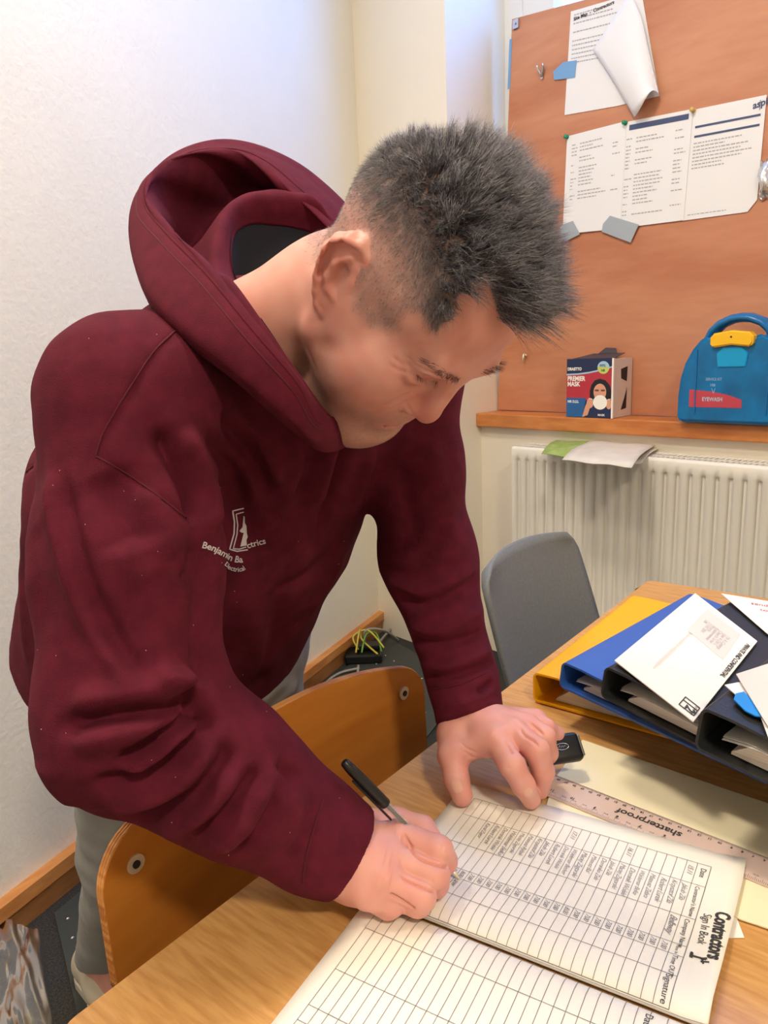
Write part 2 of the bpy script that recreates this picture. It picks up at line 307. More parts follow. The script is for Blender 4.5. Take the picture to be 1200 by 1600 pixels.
# three typed sheets
Q = [[(886, 213), (979, 189), (969, 357), (879, 366)], [(976, 191), (1083, 170), (1068, 344), (966, 357)], [(1081, 172), (1198, 148), (1183, 312), (1168, 331), (1066, 345)]]
labs = ['left sheet of the three typed pages, with a green pin at its corner', 'middle sheet of the three typed pages, headed by a dark blue bar', 'right sheet of the three typed pages, with its lower corner torn off']
for k, q in enumerate(Q):
    t = T1 - .001 * (3 - k) if k < 2 else T1 - .0006
    p = sheet('typed_sheet', q, t, M['paperblue'], labs[k], 'paper', 'typed pages pinned in a row')
    c = uz([q[0], q[1], q[2] if k < 2 else (1179, 330), q[-1]], t); b = B()
    if k == 0: wrap_print(b, c, [(.1 + .034 * i, .02) for i in range(17)], t - .0004, 11, ((.1, .2, .75), (.24, .75, .75), (.8, .95, .3)))
    if k == 1: wrap_print(b, c, [(.16 + .034 * i, .02) for i in range(22)], t - .0004, 12, ((.05, .17, .8), (.2, .72, .6), (.78, .95, .3)))
    if k == 2: wrap_print(b, c, [(.3 + .032 * i, .02) for i in range(8)] + [(.95, .015)], t - .0004, 13, ((.07, .9, 1),))
    tag(b.obj('typed_lines', M['faint'], p), kind='stuff')
    b = B(); cc = [np.array(x) for x in c]
    at = lambda x, y: (cc[0] * (1 - x) + cc[1] * x) * (1 - y) + (cc[3] * (1 - x) + cc[2] * x) * y
    for x0, x1, y0, y1 in {0: [], 1: [(.08, .95, .035, .085)], 2: [(.07, .95, .15, .17), (.07, .95, .235, .255)]}[k]:
        b.add([wl(at(x, y)[0], t - .0005, at(x, y)[1]) for x, y in ((x0, y0), (x1, y0), (x1, y1), (x0, y1))], [(0, 1, 2, 3)])
    if k == 2:
        e = at(.84, .1); put_text(b, 'aspi', .02, lambda x, y: wl(e[0] + x, t - .0005, e[1] + y + .1 * x), bold=.0006)
        for (a0, a1) in (((.93, .035), (.93, .12)), ((.90, .06), (.96, .055))): b.tube([wl(at(*a0)[0], t - .0006, at(*a0)[1]), wl(at(*a1)[0], t - .0006, at(*a1)[1])], .0008, 5)
    if b.v: b.obj('printed_bar', M['navyprint'], p)
for x, y, m, lab in ((886, 214, 'pingreen', 'green push pin at the top left corner of the left sheet'), (977, 192, 'pingreen', 'green push pin where the left and middle sheets meet'), (1083, 172, 'pinyellow', 'yellow push pin between the middle and right sheets')):
    u, z = onw(x, y, T1 - .004); b = B()
    for t0, t1, r in ((-.001, -.003, .0075), (-.003, -.008, .0042), (-.008, -.012, .0066)): b.tube([wl(u, T1 - .001 + t0, z), wl(u, T1 - .001 + t1, z)], r, 10)
    tag(b.obj('push_pin', M[m], None, True), lab, 'pin', 'push pins on the board')
for pts, m, lab in (([(942, 350), (953, 337), (998, 351), (985, 379), (940, 362)], 'tape', 'grey square of tape on the bottom edge between two sheets'), ([(876, 352), (895, 345), (906, 366), (884, 377), (872, 372)], 'tape', 'grey scrap of tape at the bottom left corner of the left sheet, beside the hair')):
    tag(sheet('adhesive_tape', pts, T1 - .0045, M[m], lab, 'tape', None, .0009))
G = np.array([[(lambda q: wl(q[0], T1 - .002 - .02 * math.sin(math.pi * i / 7) * (.5 + .5 * math.sin(j)), q[1]))(onw(1188 + 34 * j / 7 + 2 * math.sin(i * 1.7), 250 + 62 * i / 7 + 3 * math.sin(j * 2), T1 - .002)) for j in range(8)] for i in range(8)])
tag(B().grid(G, EN * .001).obj('foil_tape', M['foil'], None, True), 'crumpled silver tape beside the right typed sheet at the picture edge', 'tape')
# tape strip down the board's left edge, corner fixing, hook, nail
tag(sheet('adhesive_tape', [(800, 60), (797, 138), (793, 140), (796, 62)], TB - .001, M['tapeblue'], 'thin blue grey tape strip along the left edge of the board', 'tape'))
u, z = onw(806, 38, TB); tag(wbox(B(), u - .006, u + .012, TB - .006, TB, z - .012, z + .01).tube([wl(u + .002, TB - .009, z), wl(u + .002, TB - .004, z)], .004, 8).obj('corner_clip', M['steel']), 'small grey metal clip at the top left corner of the board', 'clip')
u, z = onw(846, 112, TB - .006); rt = root('coat_hook', wl(u, TB, z), 'small silver double hook screwed to the board left of the folded letter', 'hook'); b = B()
for s in (-1, 1): b.tube([wl(u, TB - .003, z - .012), wl(u + s * .004, TB - .007, z - .002), wl(u + s * .009, TB - .011, z + .010), wl(u + s * .009, TB - .014, z + .016)], [.004, .004, .0035, .004], 8)
b.obj('prongs', M['steel'], rt, True); B().tube([wl(u, TB - .0005, z - .014), wl(u, TB - .005, z - .014)], .005, 10).obj('screw_plate', M['steel'], rt); 
u, z = onw(820, 558, TB - .006); tag(B().tube([wl(u, TB, z + .008), wl(u, TB - .012, z + .008), wl(u + .001, TB - .014, z), wl(u - .004, TB - .012, z - .016)], [.003, .004, .005, .002], 8).tube([wl(u - .004, TB - .004, z + .01), wl(u + .008, TB - .008, z + .004)], .003, 6).obj('bent_hook', M['brass'], None, True), 'small bent brass hook low on the board left of the mask box', 'hook')
# ------------------------------------------------------------------ mask box on the sill
u0, u1, tf, tk, z0, z1 = .316, .452, .102, .196, 1.051, 1.2
bx = root('mask_box', wl((u0 + u1) / 2, (tf + tk) / 2, z0), 'red and navy box of face masks standing on the window sill', 'box')
wbox(B(), u0, u1, tf + .001, tk, z0, z1).obj('carton', M['boxgrey'], bx)
wbox(B(), u0, u1 + .001, tf, tf + .0012, z0, z1 + .002).obj('front_panel', M['boxnavy'], bx)
wbox(B(), u1 - .001, u1 + .003, tf - .004, tf + .001, z0 - .0008, z1 + .002).obj('front_flap_edge', M['paper'], bx)
b = B(); b.prism([wl(u0 + .01, tf + .01, z1 + .001), wl(u1 - .004, tf + .012, z1 + .001), wl(u1 - .01, tk - .02, z1 + .012), wl(u0 + .03, tk - .015, z1 + .012)], EZ * .0015)
b.prism([wl(u0 + .055, tk - .03, z1 + .012), wl(u1 - .03, tk - .025, z1 + .012), wl(u1 - .045, tk - .005, z1 + .024), wl(u0 + .06, tk - .005, z1 + .026)], EZ * .002); b.obj('torn_top_flap', M['darktop'], bx)
wu, wz = u1 - u0, z1 - z0
def fp(x, y, e=0): return wl(u0 + wu * x, tf - .0003 - e, z0 + wz * y)
def fpoly(name, pts, m, e=0): return B().add([fp(x, y, e) for x, y in pts], [tuple(range(len(pts)))]).obj(name, m, bx)
ell = lambda cx, cy, rx, ry, n=24: [(cx + rx * math.cos(2 * math.pi * k / n), cy + ry * math.sin(2 * math.pi * k / n)) for k in range(n)]
fpoly('red_band', [(0, .30), (0, .755)] + [(x, .755 + .13 * x * x) for x in (.25, .5, .75, 1)] + [(1, .3)], M['boxred'])
b = B().add([fp(x, y, .0001) for x, y in [(0, .755), (.25, .763), (.5, .787), (.75, .828), (1, .885), (1, .86), (.75, .805), (.5, .762), (.25, .737), (0, .728)]], [(0, 1, 8, 9), (1, 2, 7, 8), (2, 3, 6, 7), (3, 4, 5, 6)]); b.obj('curved_stripe', M['kitprint'], bx)
fpoly('blue_panel', [(0, 0.0), (0, .335), (.44, .335), (.36, 0)], M['boxblue'], .0001)
fpoly('printed_hair', [(.52, .28), (.52, .46), (.55, .56), (.62, .64), (.73, .67), (.85, .64), (.94, .56), (.98, .45), (.98, .28)], M['hairprint'], .0002)
fpoly('printed_arm', [(.36, .0), (.42, .18), (.48, .30), (.56, .31), (.54, .2), (.48, .04)], M['skinprint'], .0002)
fpoly('printed_face', ell(.735, .44, .135, .145), M['skinprint'], .0003)
b = B(); [b.add([fp(x, y, .0004) for x, y in ell(cx, .47, .05, .018, 12)], [tuple(range(12))]) for cx in (.67, .80)]; b.obj('printed_eyes', M['eyeprint'], bx)
fpoly('printed_hand', ell(.53, .25, .075, .09, 14), M['skinprint'], .0004); fpoly('printed_palm', ell(.93, .24, .06, .09, 14), M['skinprint'], .0004)
fpoly('printed_mask', ell(.745, .265, .15, .125), M['paper'], .0005)
for x0, y0, x1, y1 in ((.6, .31, .5, .33), (.89, .31, .98, .33)): B().tube([fp(x0, y0, .0005), fp(x1, y1, .0005)], .0008, 5).obj('mask_strap', M['paper'], bx)
b = B(); b.add([fp(x, y, .0005) for x, y in ell(.80, .855, .125, .105)], [tuple(range(24))]); b.obj('round_badge', M['limeprint'], bx)
b = B(); b.add([fp(x, y, .0006) for x, y in [(.68, .87)] + [(.80 + .125 * math.cos(g), .865 + .1 * math.sin(g)) for g in np.linspace(math.pi, 0, 12)]], [tuple(range(13))]); b.obj('badge_top', M['kitprint'], bx)
b = B(); put_text(b, 'FFP2', .0085, lambda x, y: fp((x - .0105) / wu + .80, .87 + y / wz, .0008), bold=.0002); put_text(b, 'NR', .008, lambda x, y: fp((x - .006) / wu + .80, .79 + y / wz, .0008), bold=.0002); b.obj('badge_lettering', M['boxnavy'], bx)
b = B(); put_text(b, 'DRASTTO', .0105, lambda x, y: fp(.02 + x / wu * .9, .815 + y / wz, .0004), bold=.0005); put_text(b, 'PREMIER', .0165, lambda x, y: fp(.02 + x / wu * .86, .635 + y / wz, .0004), bold=.0006); put_text(b, 'MASK', .0165, lambda x, y: fp(.02 + x / wu * .9, .54 + y / wz, .0004), bold=.0006)
put_text(b, 'NR D,S,L', .009, lambda x, y: fp(.03 + x / wu, .25 + y / wz, .0004), bold=.0003); put_text(b, 'MASK', .008, lambda x, y: fp(.70 + x / wu, .03 + y / wz, .0004), bold=.0002); tag(b.obj('box_lettering', M['paper'], bx), kind='stuff')
b = B(); b.add([wl(u1 + .0004, tf + (tk - tf) * x, z0 + wz * y) for x, y in ((.4, .82), (.75, .86), (.72, .6), (.42, .66))], [(0, 1, 2, 3)]); b.add([wl(u1 + .0004, tf + (tk - tf) * x, z0 + wz * y) for x, y in ((.44, .12), (.72, .14), (.74, .5), (.62, .34))], [(0, 1, 2, 3)]); b.obj('side_picture', M['hairprint'], bx)
# ------------------------------------------------------------------ eyewash kit on the sill
ku0, ku1, kt0, kt1, kz = .634, .878, .075, .165, 1.0515
kc = (ku0 + ku1) / 2
kit = root('eyewash_kit', wl(kc, .12, kz), 'blue translucent eyewash kit case with yellow latch standing on the sill', 'first-aid kit')
half = [(0, 0), (.108, 0), (.118, .004), (.122, .014), (.122, .06), (.118, .10), (.108, .135), (.092, .165), (.074, .186), (.058, .196)]
outl = [(kc - x, kz + z) for x, z in half[:0:-1]] + [(kc + x, kz + z) for x, z in half[1:]]
outl += [(kc + .045, kz + .190), (kc, kz + .193), (kc - .045, kz + .190)]
def bev_prism(pts, t0, t1, bev, seg=3):
    bm = bmesh.new(); vs = [bm.verts.new(Vector(wl(u, t0, z))) for u, z in pts]; fa = bm.faces.new(vs)
    ex = bmesh.ops.extrude_face_region(bm, geom=[fa]); bmesh.ops.translate(bm, vec=Vector(EN * (t1 - t0)), verts=[v for v in ex['geom'] if isinstance(v, bmesh.types.BMVert)])
    bmesh.ops.recalc_face_normals(bm, faces=bm.faces); bmesh.ops.bevel(bm, geom=[e for e in bm.edges if e.calc_face_angle(0) > .9], offset=bev, segments=seg, affect='EDGES')
    bm.verts.index_update(); r = ([tuple(v.co) for v in bm.verts], [[v.index for v in f.verts] for f in bm.faces]); bm.free(); return r
shade_auto(obj('front_shell', *bev_prism(outl, kt0, .117, .010), M['kit'], kit)); shade_auto(obj('rear_shell', *bev_prism(outl, .119, kt1, .010), M['kit'], kit))
arc = [(kc - .07, kz + .186), (kc - .062, kz + .203), (kc - .045, kz + .219), (kc - .02, kz + .229), (kc, kz + .231), (kc + .02, kz + .229), (kc + .045, kz + .219), (kc + .062, kz + .203), (kc + .07, kz + .186)]
b = B(); nA = 10; V = []
for i, (u, z) in enumerate(arc):
    tx, tz = unit([arc[min(i + 1, 8)][0] - arc[max(i - 1, 0)][0], arc[min(i + 1, 8)][1] - arc[max(i - 1, 0)][1]])
    for k in range(nA):
        g = 2 * math.pi * k / nA; V.append(wl(u - tz * .0105 * math.cos(g), .12 + .026 * math.sin(g), z + tx * .0105 * math.cos(g)))
b.add(V, [(i * nA + k, i * nA + (k + 1) % nA, (i + 1) * nA + (k + 1) % nA, (i + 1) * nA + k) for i in range(8) for k in range(nA)]); b.obj('handle', M['kithandle'], kit, True)
lo = [(kc - .046, kz + .176), (kc - .04, kz + .168), (kc, kz + .173), (kc + .04, kz + .168), (kc + .046, kz + .176), (kc + .046, kz + .19), (kc + .038, kz + .199), (kc, kz + .204), (kc - .038, kz + .199), (kc - .046, kz + .19)]
lk = shade_auto(obj('latch', *bev_prism(lo, kt0 - .012, kt0 + .02, .004), M['kityellow'], kit))
B().tube([wl(kc, kt0 - .0125, kz + .19), wl(kc, kt0 - .008, kz + .19)], .003, 8).obj('latch_hole', M['blackmatte'], lk)
obj('raised_tab', *bev_prism([(kc - .03, kz + .125), (kc + .03, kz + .125), (kc + .034, kz + .155), (kc + .02, kz + .168), (kc - .02, kz + .168), (kc - .034, kz + .155)], kt0 - .003, kt0 + .01, .002), M['kitlight'], kit)
for s in (-1, 1): wbox(B(), kc + s * .078 - .0012, kc + s * .078 + .0012, kt0 - .0022, kt0 + .004, kz + .02, kz + .165).obj('moulded_rib', M['kithandle'], kit)
B().add([wl(u, kt0 - .0006, z) for u, z in [(ku0 + .03, kz + .036), (ku0 + .148, kz + .036), (ku0 + .148, kz + .054), (ku0 + .12, kz + .064), (ku0 + .085, kz + .071), (ku0 + .03, kz + .076)]], [(0, 1, 2, 3, 4, 5)]).obj('red_label', M['kitred'], kit)
b = B(); put_text(b, 'EYEWASH', .0125, lambda x, y: wl(ku0 + .060 + x * .82, kt0 - .0009, kz + .050 + y), bold=.0002); put_text(b, 'SERVICE KIT', .0085, lambda x, y: wl(ku0 + .066 + x * .8, kt0 - .0009, kz + .096 + y)); put_text(b, '100', .0085, lambda x, y: wl(ku0 + .076 + x, kt0 - .0009, kz + .083 + y))
for dx in (-.004, .004): b.tube([wl(ku0 + .085 + dx, kt0 - .0009, kz + .079), wl(ku0 + .085, kt0 - .0009, kz + .068)], .0007, 5)
b.obj('label_lettering', M['kitprint'], kit)
# ------------------------------------------------------------------ radiator
ru0, ru1, rt0, rt1, rz0, rz1 = .196, 1.32, .02, .112, zl(.11), .972
rad = root('radiator', wl((ru0 + ru1) / 2, .066, rz0), 'white ribbed panel radiator under the wooden sill', 'radiator')
pitch = .0302; us = [ru0]; dep = [0]
k = ru0 + .012
while k < ru1 - .02:
    for du, d in ((.0, 0), (.0045, 1), (.0105, 1), (.015, 0)): us.append(k + du); dep.append(d)
    k += pitch
us.append(ru1); dep.append(0); us, dep = np.array(us), np.array(dep)
zs = np.array([rz0, rz0 + .03, rz0 + .036, rz1 - .036, rz1 - .030, rz1 - .008, rz1 - .002, rz1]); zd = np.array([0, 0, 1, 1, 0, 0, 0, 0]); tt = np.array([0, 0, 0, 0, 0, 0, .003, .009])
G = np.array([[wl(u, rt0 + .0075 * d * q + e, z) for u, d in zip(us, dep)] for z, q, e in zip(zs, zd, tt)])
shade_auto(B().grid(G, EN * .004).obj('ribbed_panel', M['rad'], rad), 50)
wbox(B(), ru0 + .01, ru1 - .01, rt1 - .006, rt1, rz0, rz1 - .002).obj('rear_panel', M['rad'], rad)
for s in (ru0 - .002, ru1 - .002): wbox(B(), s, s + .004, rt0 + .002, rt1, rz0 + .01, rz1 - .004).obj('end_panel', M['rad'], rad)
b = B(); wbox(b, ru0, ru1, rt0 + .008, rt0 + .016, rz1 - .006, rz1); wbox(b, ru0, ru1, rt1 - .01, rt1, rz1 - .006, rz1); wbox(b, ru0, ru1, .062, .068, rz1 - .006, rz1 - .001)
b.obj('grille_frame', M['rad'], rad)
for i in range(88): wbox(B(), ru0 + .012 + i * .01255, ru0 + .0185 + i * .01255, rt0 + .016, rt1 - .01, rz1 - .006, rz1 - .0015).obj('grille_bar', M['rad'], rad)
wbox(B(), ru0 + .004, ru1 - .004, rt0 + .012, rt1 - .008, rz0 + .02, rz1 - .03).obj('convector_fins', M['tape'], rad)
u, z = onw(985, 922, -.005); b = B().tube([wl(.30, .06, zl(.16)), wl(.30, .06, zl(.06)), wl(.30, .10, zl(.02))], .011, 10); b.obj('supply_pipe', M['rad'], rad, True)
b = B().tube([wl(u + .02, .018, z), wl(u + .02, -.004, z)], [.012, .012], 12); b.obj('bleed_key', M['blackmatte'], rad)
# leaflets on the radiator
def slabpts(pts, z, th): return B().prism([onz(x, y, z) for x, y in pts], (0, 0, th))
zt = zm(rz1) + .001
G = np.array([[(lambda p: p + EZ * (-.020 * max(0, 1 - i / 2.2) ** 1.5 + .002 * math.sin(j + i)))(onz(*(np.array([846, 700]) * (1 - j / 9) * (1 - i / 7) + np.array([938, 712]) * (j / 9) * (1 - i / 7) + np.array([1005, 679]) * (j / 9) * (i / 7) + np.array([893, 676]) * (1 - j / 9) * (i / 7)), zt + .012)) for j in range(10)] for i in range(8)])
tag(B().grid(G, EZ * .0015).obj('leaflet', M['greenprint'], None, True), 'green printed leaflet lying on top of the radiator', 'leaflet')
for k, (c, lab) in enumerate(((((878, 711), (987, 722), (1033, 688), (935, 682)), 'pale folded newsletter lying over the green leaflet on the radiator'), (((965, 717), (1003, 716), (1048, 690), (1008, 683)), 'white leaflet underneath the newsletter at its right end on the radiator'))):
    c = [np.array(q) for q in c]
    G = np.array([[(lambda p: p + EZ * (-.016 * max(0, 1 - i / 2.5) ** 1.5 + .0018 * math.sin(1.3 * j + i + k)))(onz(*(c[0] * (1 - j / 9) * (1 - i / 7) + c[1] * (j / 9) * (1 - i / 7) + c[2] * (j / 9) * (i / 7) + c[3] * (1 - j / 9) * (i / 7)), zt + (.018 - .012 * k))) for j in range(10)] for i in range(8)])
    tag(B().grid(G, EZ * .0014).obj('newsletter' if k == 0 else 'leaflet', M['news'], None, True), lab, 'leaflet')
# ------------------------------------------------------------------ table
TZ = .74
tx0, tx1, ty0, ty1 = -.508, .30, .198, 1.527
tb = root('table', ((tx0 + tx1) / 2, (ty0 + ty1) / 2, 0), 'beech veneered rectangular table the man is writing on', 'table')
b = B(); bm = bmesh.new(); R_ = .018
pts = []
for cx, cy, a0 in ((tx1 - R_, ty1 - R_, 0), (tx0 + R_, ty1 - R_, 90), (tx0 + R_, ty0 + R_, 180), (tx1 - R_, ty0 + R_, 270)):
    pts += [(cx + R_ * math.cos(math.radians(a0 + 15 * i)), cy + R_ * math.sin(math.radians(a0 + 15 * i)), TZ) for i in range(7)]
vs = [bm.verts.new(p) for p in pts]; fa = bm.faces.new(vs); ex = bmesh.ops.extrude_face_region(bm, geom=[fa]); bmesh.ops.translate(bm, vec=(0, 0, -.025), verts=[v for v in ex['geom'] if isinstance(v, bmesh.types.BMVert)])
bmesh.ops.recalc_face_normals(bm, faces=bm.faces); bmesh.ops.bevel(bm, geom=[e for e in bm.edges if e.calc_face_angle(0) > 1.2], offset=.003, segments=2, affect='EDGES'); bm.verts.index_update()
obj('tabletop', [tuple(v.co) for v in bm.verts], [[v.index for v in f.verts] for f in bm.faces], M['beech'], tb); bm.free()
for x in (tx0 + .06, tx1 - .06):
    for y in (ty0 + .07, ty1 - .07): B().bbox((x, y, .357), (.02, 0, 0), (0, .02, 0), (0, 0, .357), .003).obj('leg', M['blackmatte'], tb)
b = B(); [b.box(((tx0 + tx1) / 2, y, .69), ((tx1 - tx0) / 2 - .08, 0, 0), (0, .012, 0), (0, 0, .024)) for y in (ty0 + .07, ty1 - .07)]; [b.box((x, (ty0 + ty1) / 2, .69), (.012, 0, 0), (0, (ty1 - ty0) / 2 - .09, 0), (0, 0, .024)) for x in (tx0 + .06, tx1 - .06)]; b.obj('apron', M['blackmatte'], tb)
# ------------------------------------------------------------------ papers, card and ruler under the book
def zpoly(pts, z): return [onz(x, y, z) for x, y in pts]
tag(B().prism([onz(1163, 1466, TZ + .0006), onz(1100, 1466, TZ + .0006), (-.22, .62, TZ + .0006), (-.15, .66, TZ + .0006), onz(1150, 1432, TZ + .0006)], (0, 0, .0006)).obj('paper_sheet', M['paper']), 'white sheet poking out from under the sign-in book and the cream card', 'paper')
tag(B().prism(zpoly([(910, 1157), (1250, 1274), (1330, 1350)], TZ + .0016)[:2] + [np.array([.09, .80, TZ + .0016]), np.array([.06, .60, TZ + .0016])] + zpoly([(1200, 1452), (1157, 1438)], TZ + .0016) + [np.array([-.20, .63, TZ + .0016]), np.array([-.322, .66, TZ + .0016])] + zpoly([(866, 1219)], TZ + .0016), (0, 0, .0012)).obj('cream_folder', M['card']), 'large cream card folder lying under the ruler and beyond the book', 'folder')
ra, rb_ = onz(913, 1229, TZ + .004), onz(1200, 1341, TZ + .004); rd = unit(rb_ - ra); rn = np.array([-rd[1], rd[0], 0]); r0 = ra - rd * .054
RW = .042; RL = .312
rul = root('ruler', r0 + rd * RL / 2 - rn * RW / 2, 'pinkish clear plastic ruler lying upside down between book and card', 'ruler')
zr = TZ + .0034
rp = lambda s, w, e=0: np.array([*(r0 + rd * s - rn * w)[:2], zr + .0024 + e])
b = B(); sec = [(0, .0), (.0, .0012), (.006, .0024), (.036, .0024), (.042, .0012), (.042, 0)]
b.add([np.array([*(r0 + rd * s - rn * w)[:2], zr + h]) for s in (0, RL) for w, h in sec], [tuple(range(6)), tuple(range(11, 5, -1))] + [(i, (i + 1) % 6, 6 + (i + 1) % 6, 6 + i) for i in range(6)]); b.obj('blade', M['rulerp'], rul)
def rz(w): return -.0024 + np.interp(w, [0, .006, .036, .042], [.0012, .0024, .0024, .0012]) + .0003
b = B()
for k in range(301):
    s = .006 + k * .001; l = .0065 if k % 10 == 0 else (.005 if k % 5 == 0 else .0034); b.add([rp(s - .00016, .0004, rz(.0004)), rp(s + .00016, .0004, rz(.0004)), rp(s + .00016, l, rz(l)), rp(s - .00016, l, rz(l))], [(0, 1, 2, 3)])
for k in range(12 * 16 - 4):
    s = .006 + k * .0254 / 16; l = .0065 if k % 16 == 0 else (.005 if k % 4 == 0 else .0034); b.add([rp(s - .00016, RW - .0004, rz(.0416)), rp(s + .00016, RW - .0004, rz(.0416)), rp(s + .00016, RW - l, rz(RW - l)), rp(s - .00016, RW - l, rz(RW - l))], [(0, 1, 2, 3)])
tag(b.obj('graduations', M['ink'], rul), kind='stuff')
b = B()
for k in range(1, 30): put_text(b, str(30 - k), .0042, lambda x, y, k=k: rp(.006 + k * .01 + .002 - x, .0072 + y, .0004), bold=.00012)
for k in range(1, 12): put_text(b, str(12 - k), .0052, lambda x, y, k=k: rp(.006 + k * .0254 + .002 - x, .0300 + y, .0004), bold=.00015)
for k in range(22): put_text(b, '%d/%d' % (k % 8 + 1, 16), .0028, lambda x, y, k=k: rp(.012 + k * .0125 - x, .0338 + y, .0004))
put_text(b, 'shatterproof', .0135, lambda x, y: rp(.172 - x, .0165 + y, .0004), bold=.0003); b.obj('ruler_print', M['ink'], rul)
# ------------------------------------------------------------------ sign-in book
bA = onz(728, 1218, .75); e1 = unit((onz(1160, 1338, .75) - bA) * [1, 1, 0]); e2 = np.array([e1[1], -e1[0], 0])
PL, PT, SP = .2945, .42, .211
def pz(t, s=.15):
    up = np.interp(t, [0, .06, .12, .15, .17, .185, .195, .204, .209, .211, .213, .218, .226, .24, .27, .34, .42], [.0062, .0066, .0078, .0102, .0126, .0138, .0132, .0105, .0066, .0042, .0060, .0090, .0110, .0112, .0096, .0075, .006])
    return TZ + up + .0035 * max(0, (s - .27) / .03)
def bp(s, t, e=0): return np.array([*(bA + e1 * s + e2 * t)[:2], pz(t, s) + e])
bk = root('sign_in_book', bp(.147, SP) * [1, 1, 0] + [0, 0, TZ + .001], 'open contractors sign-in book with ruled pages and handwritten names', 'book')
ss = np.linspace(0, PL, 24); ts = np.concatenate([np.linspace(0, .14, 12), np.linspace(.145, .28, 46), np.linspace(.29, .42, 10)])
def edge_s(s, t): return s * (1 - .028 * np.clip((t - .03) / .18, 0, 1) * (t < .212)) if s > PL - .001 else s
G = np.array([[bp(edge_s(s, t), t) for t in ts if t <= SP] for s in ss]); B().grid(G, -EZ * .0010).obj('upper_page', M['bookpaper'], bk, True)
G = np.array([[bp(s, t) for t in ts if t >= SP - .001] for s in ss]); B().grid(G, -EZ * .0010).obj('lower_page', M['bookpaper'], bk, True)
for lo_, hi_ in ((0.001, SP - .002), (SP + .002, PT - .001)):
    G = np.array([[bp(s, t, -.0012) for t in ts if lo_ <= t <= hi_] for s in np.linspace(.001, PL - .008, 12)]); bot = G.copy(); bot[..., 2] = TZ + (.0042 if lo_ < .1 else .0012)
    n1, n2 = G.shape[:2]; N = n1 * n2
    f = [(i * n2 + j, i * n2 + j + 1, (i + 1) * n2 + j + 1, (i + 1) * n2 + j) for i in range(n1 - 1) for j in range(n2 - 1)]
    bb = B().add(G.reshape(-1, 3), f); rim = [j for j in range(n2)] + [i * n2 + n2 - 1 for i in range(1, n1)] + [(n1 - 1) * n2 + j for j in range(n2 - 2, -1, -1)] + [i * n2 for i in range(n1 - 2, 0, -1)]
    vv = G.reshape(-1, 3)[rim]; w2 = bot.reshape(-1, 3)[rim]; m_ = len(rim); bb.add(np.concatenate([vv, w2]), [(i, (i + 1) % m_, m_ + (i + 1) % m_, m_ + i) for i in range(m_)]); bb.obj('page_block', M['bookpaper'], bk)
b = B()
def line(b, s0, t0, s1, t1, w=.00024):
    n = max(2, int(abs(t1 - t0) / .004) + 1); d = unit([s1 - s0, t1 - t0]); px, py = -d[1] * w, d[0] * w
    S = np.linspace(s0, s1, n); T = np.linspace(t0, t1, n); V = []
    for s, t in zip(S, T): V += [bp(s + px, t + py, .0005), bp(s - px, t - py, .0005)]
    b.add(V, [(2 * i, 2 * i + 1, 2 * i + 3, 2 * i + 2) for i in range(n - 1)])
S0, S1, S2 = .0217, .2545, .2665
cols = [.0248, .0568, .1036, .1405, .1545, .1790, .2075]
rowp = (S1 - S0) / 25
shr = lambda s, t: s * (1 - .028 * min(1, max(0, (t - .03) / .18)))
def rowline(b, s, t0, t1, w=.00022):
    n = max(2, int((t1 - t0) / .004)); T = np.linspace(t0, t1, n); V = []
    for t in T: V += [bp(shr(s, t) + w, t, .0005), bp(shr(s, t) - w, t, .0005)]
    b.add(V, [(2 * i, 2 * i + 1, 2 * i + 3, 2 * i + 2) for i in range(n - 1)])
for k in range(26): rowline(b, S0 + k * rowp, cols[0], cols[-1])
rowline(b, S2, cols[0], cols[-1], .0003)
for c in cols: line(b, shr(S0, c), c, shr(S2, c), c)
lc = [.214, .2480, .2950, .3320, .3465, .3710, .398]
for k in range(26): line(b, S0 + k * rowp - .006, lc[0], S0 + k * rowp - .006, lc[-1])
line(b, S2 - .006, lc[0], S2 - .006, lc[-1])
for c in lc: line(b, S0 - .006, c, S2 - .006, c)
tag(b.obj('ruled_lines', M['lines'], bk), kind='stuff')
b = B(); bt = lambda s0, t0, k=1.0: (lambda x, y: bp(shr(s0, t0) + y, t0 + x * k, .0007))
put_text(b, 'Contractors', .0165, bt(.2805, .0850, .74), bold=.0006, spacing=1.0); b.obj('printed_title', M['ink'], bk)
b = B(); put_text(b, 'Sign In Book', .0098, bt(.2712, .0920, .80))
for s, t0, w in ((.2585, .031, 'Date'), (.2585, .0590, "Contractor's Name"), (.2585, .1060, 'Company Name'), (.2585, .1412, 'Time In'), (.2585, .1552, 'Time OUT'), (.2585, .1800, 'Signature')):
    put_text(b, w, {'Time In': .0040, "Contractor's Name": .0054, 'Company Name': .0058, 'Time OUT': .0058}.get(w, .0070), bt(s, t0))
put_text(b, 'Date', .008, bt(.2525, .2200)); put_text(b, "Contractor's Name", .0054, bt(.2525, .252)); put_text(b, 'Company Name', .0058, bt(.2525, .298))
b.obj('printed_headings', M['ink'], bk)
b = B()
for pth, w in ((((.2775, .149), (.2665, .149)), .0007), (((.2665, .146), (.2665, .151)), .0014), (((.2760, .1545), (.2745, .149), (.2780, .1475)), .0008), (((.2800, .151), (.2740, .153)), .0006)): b.tube([bp(s, t, .0008) for s, t in pth], w, 5)
b.obj('printed_hammer_logo', M['ink'], bk)
b = B()
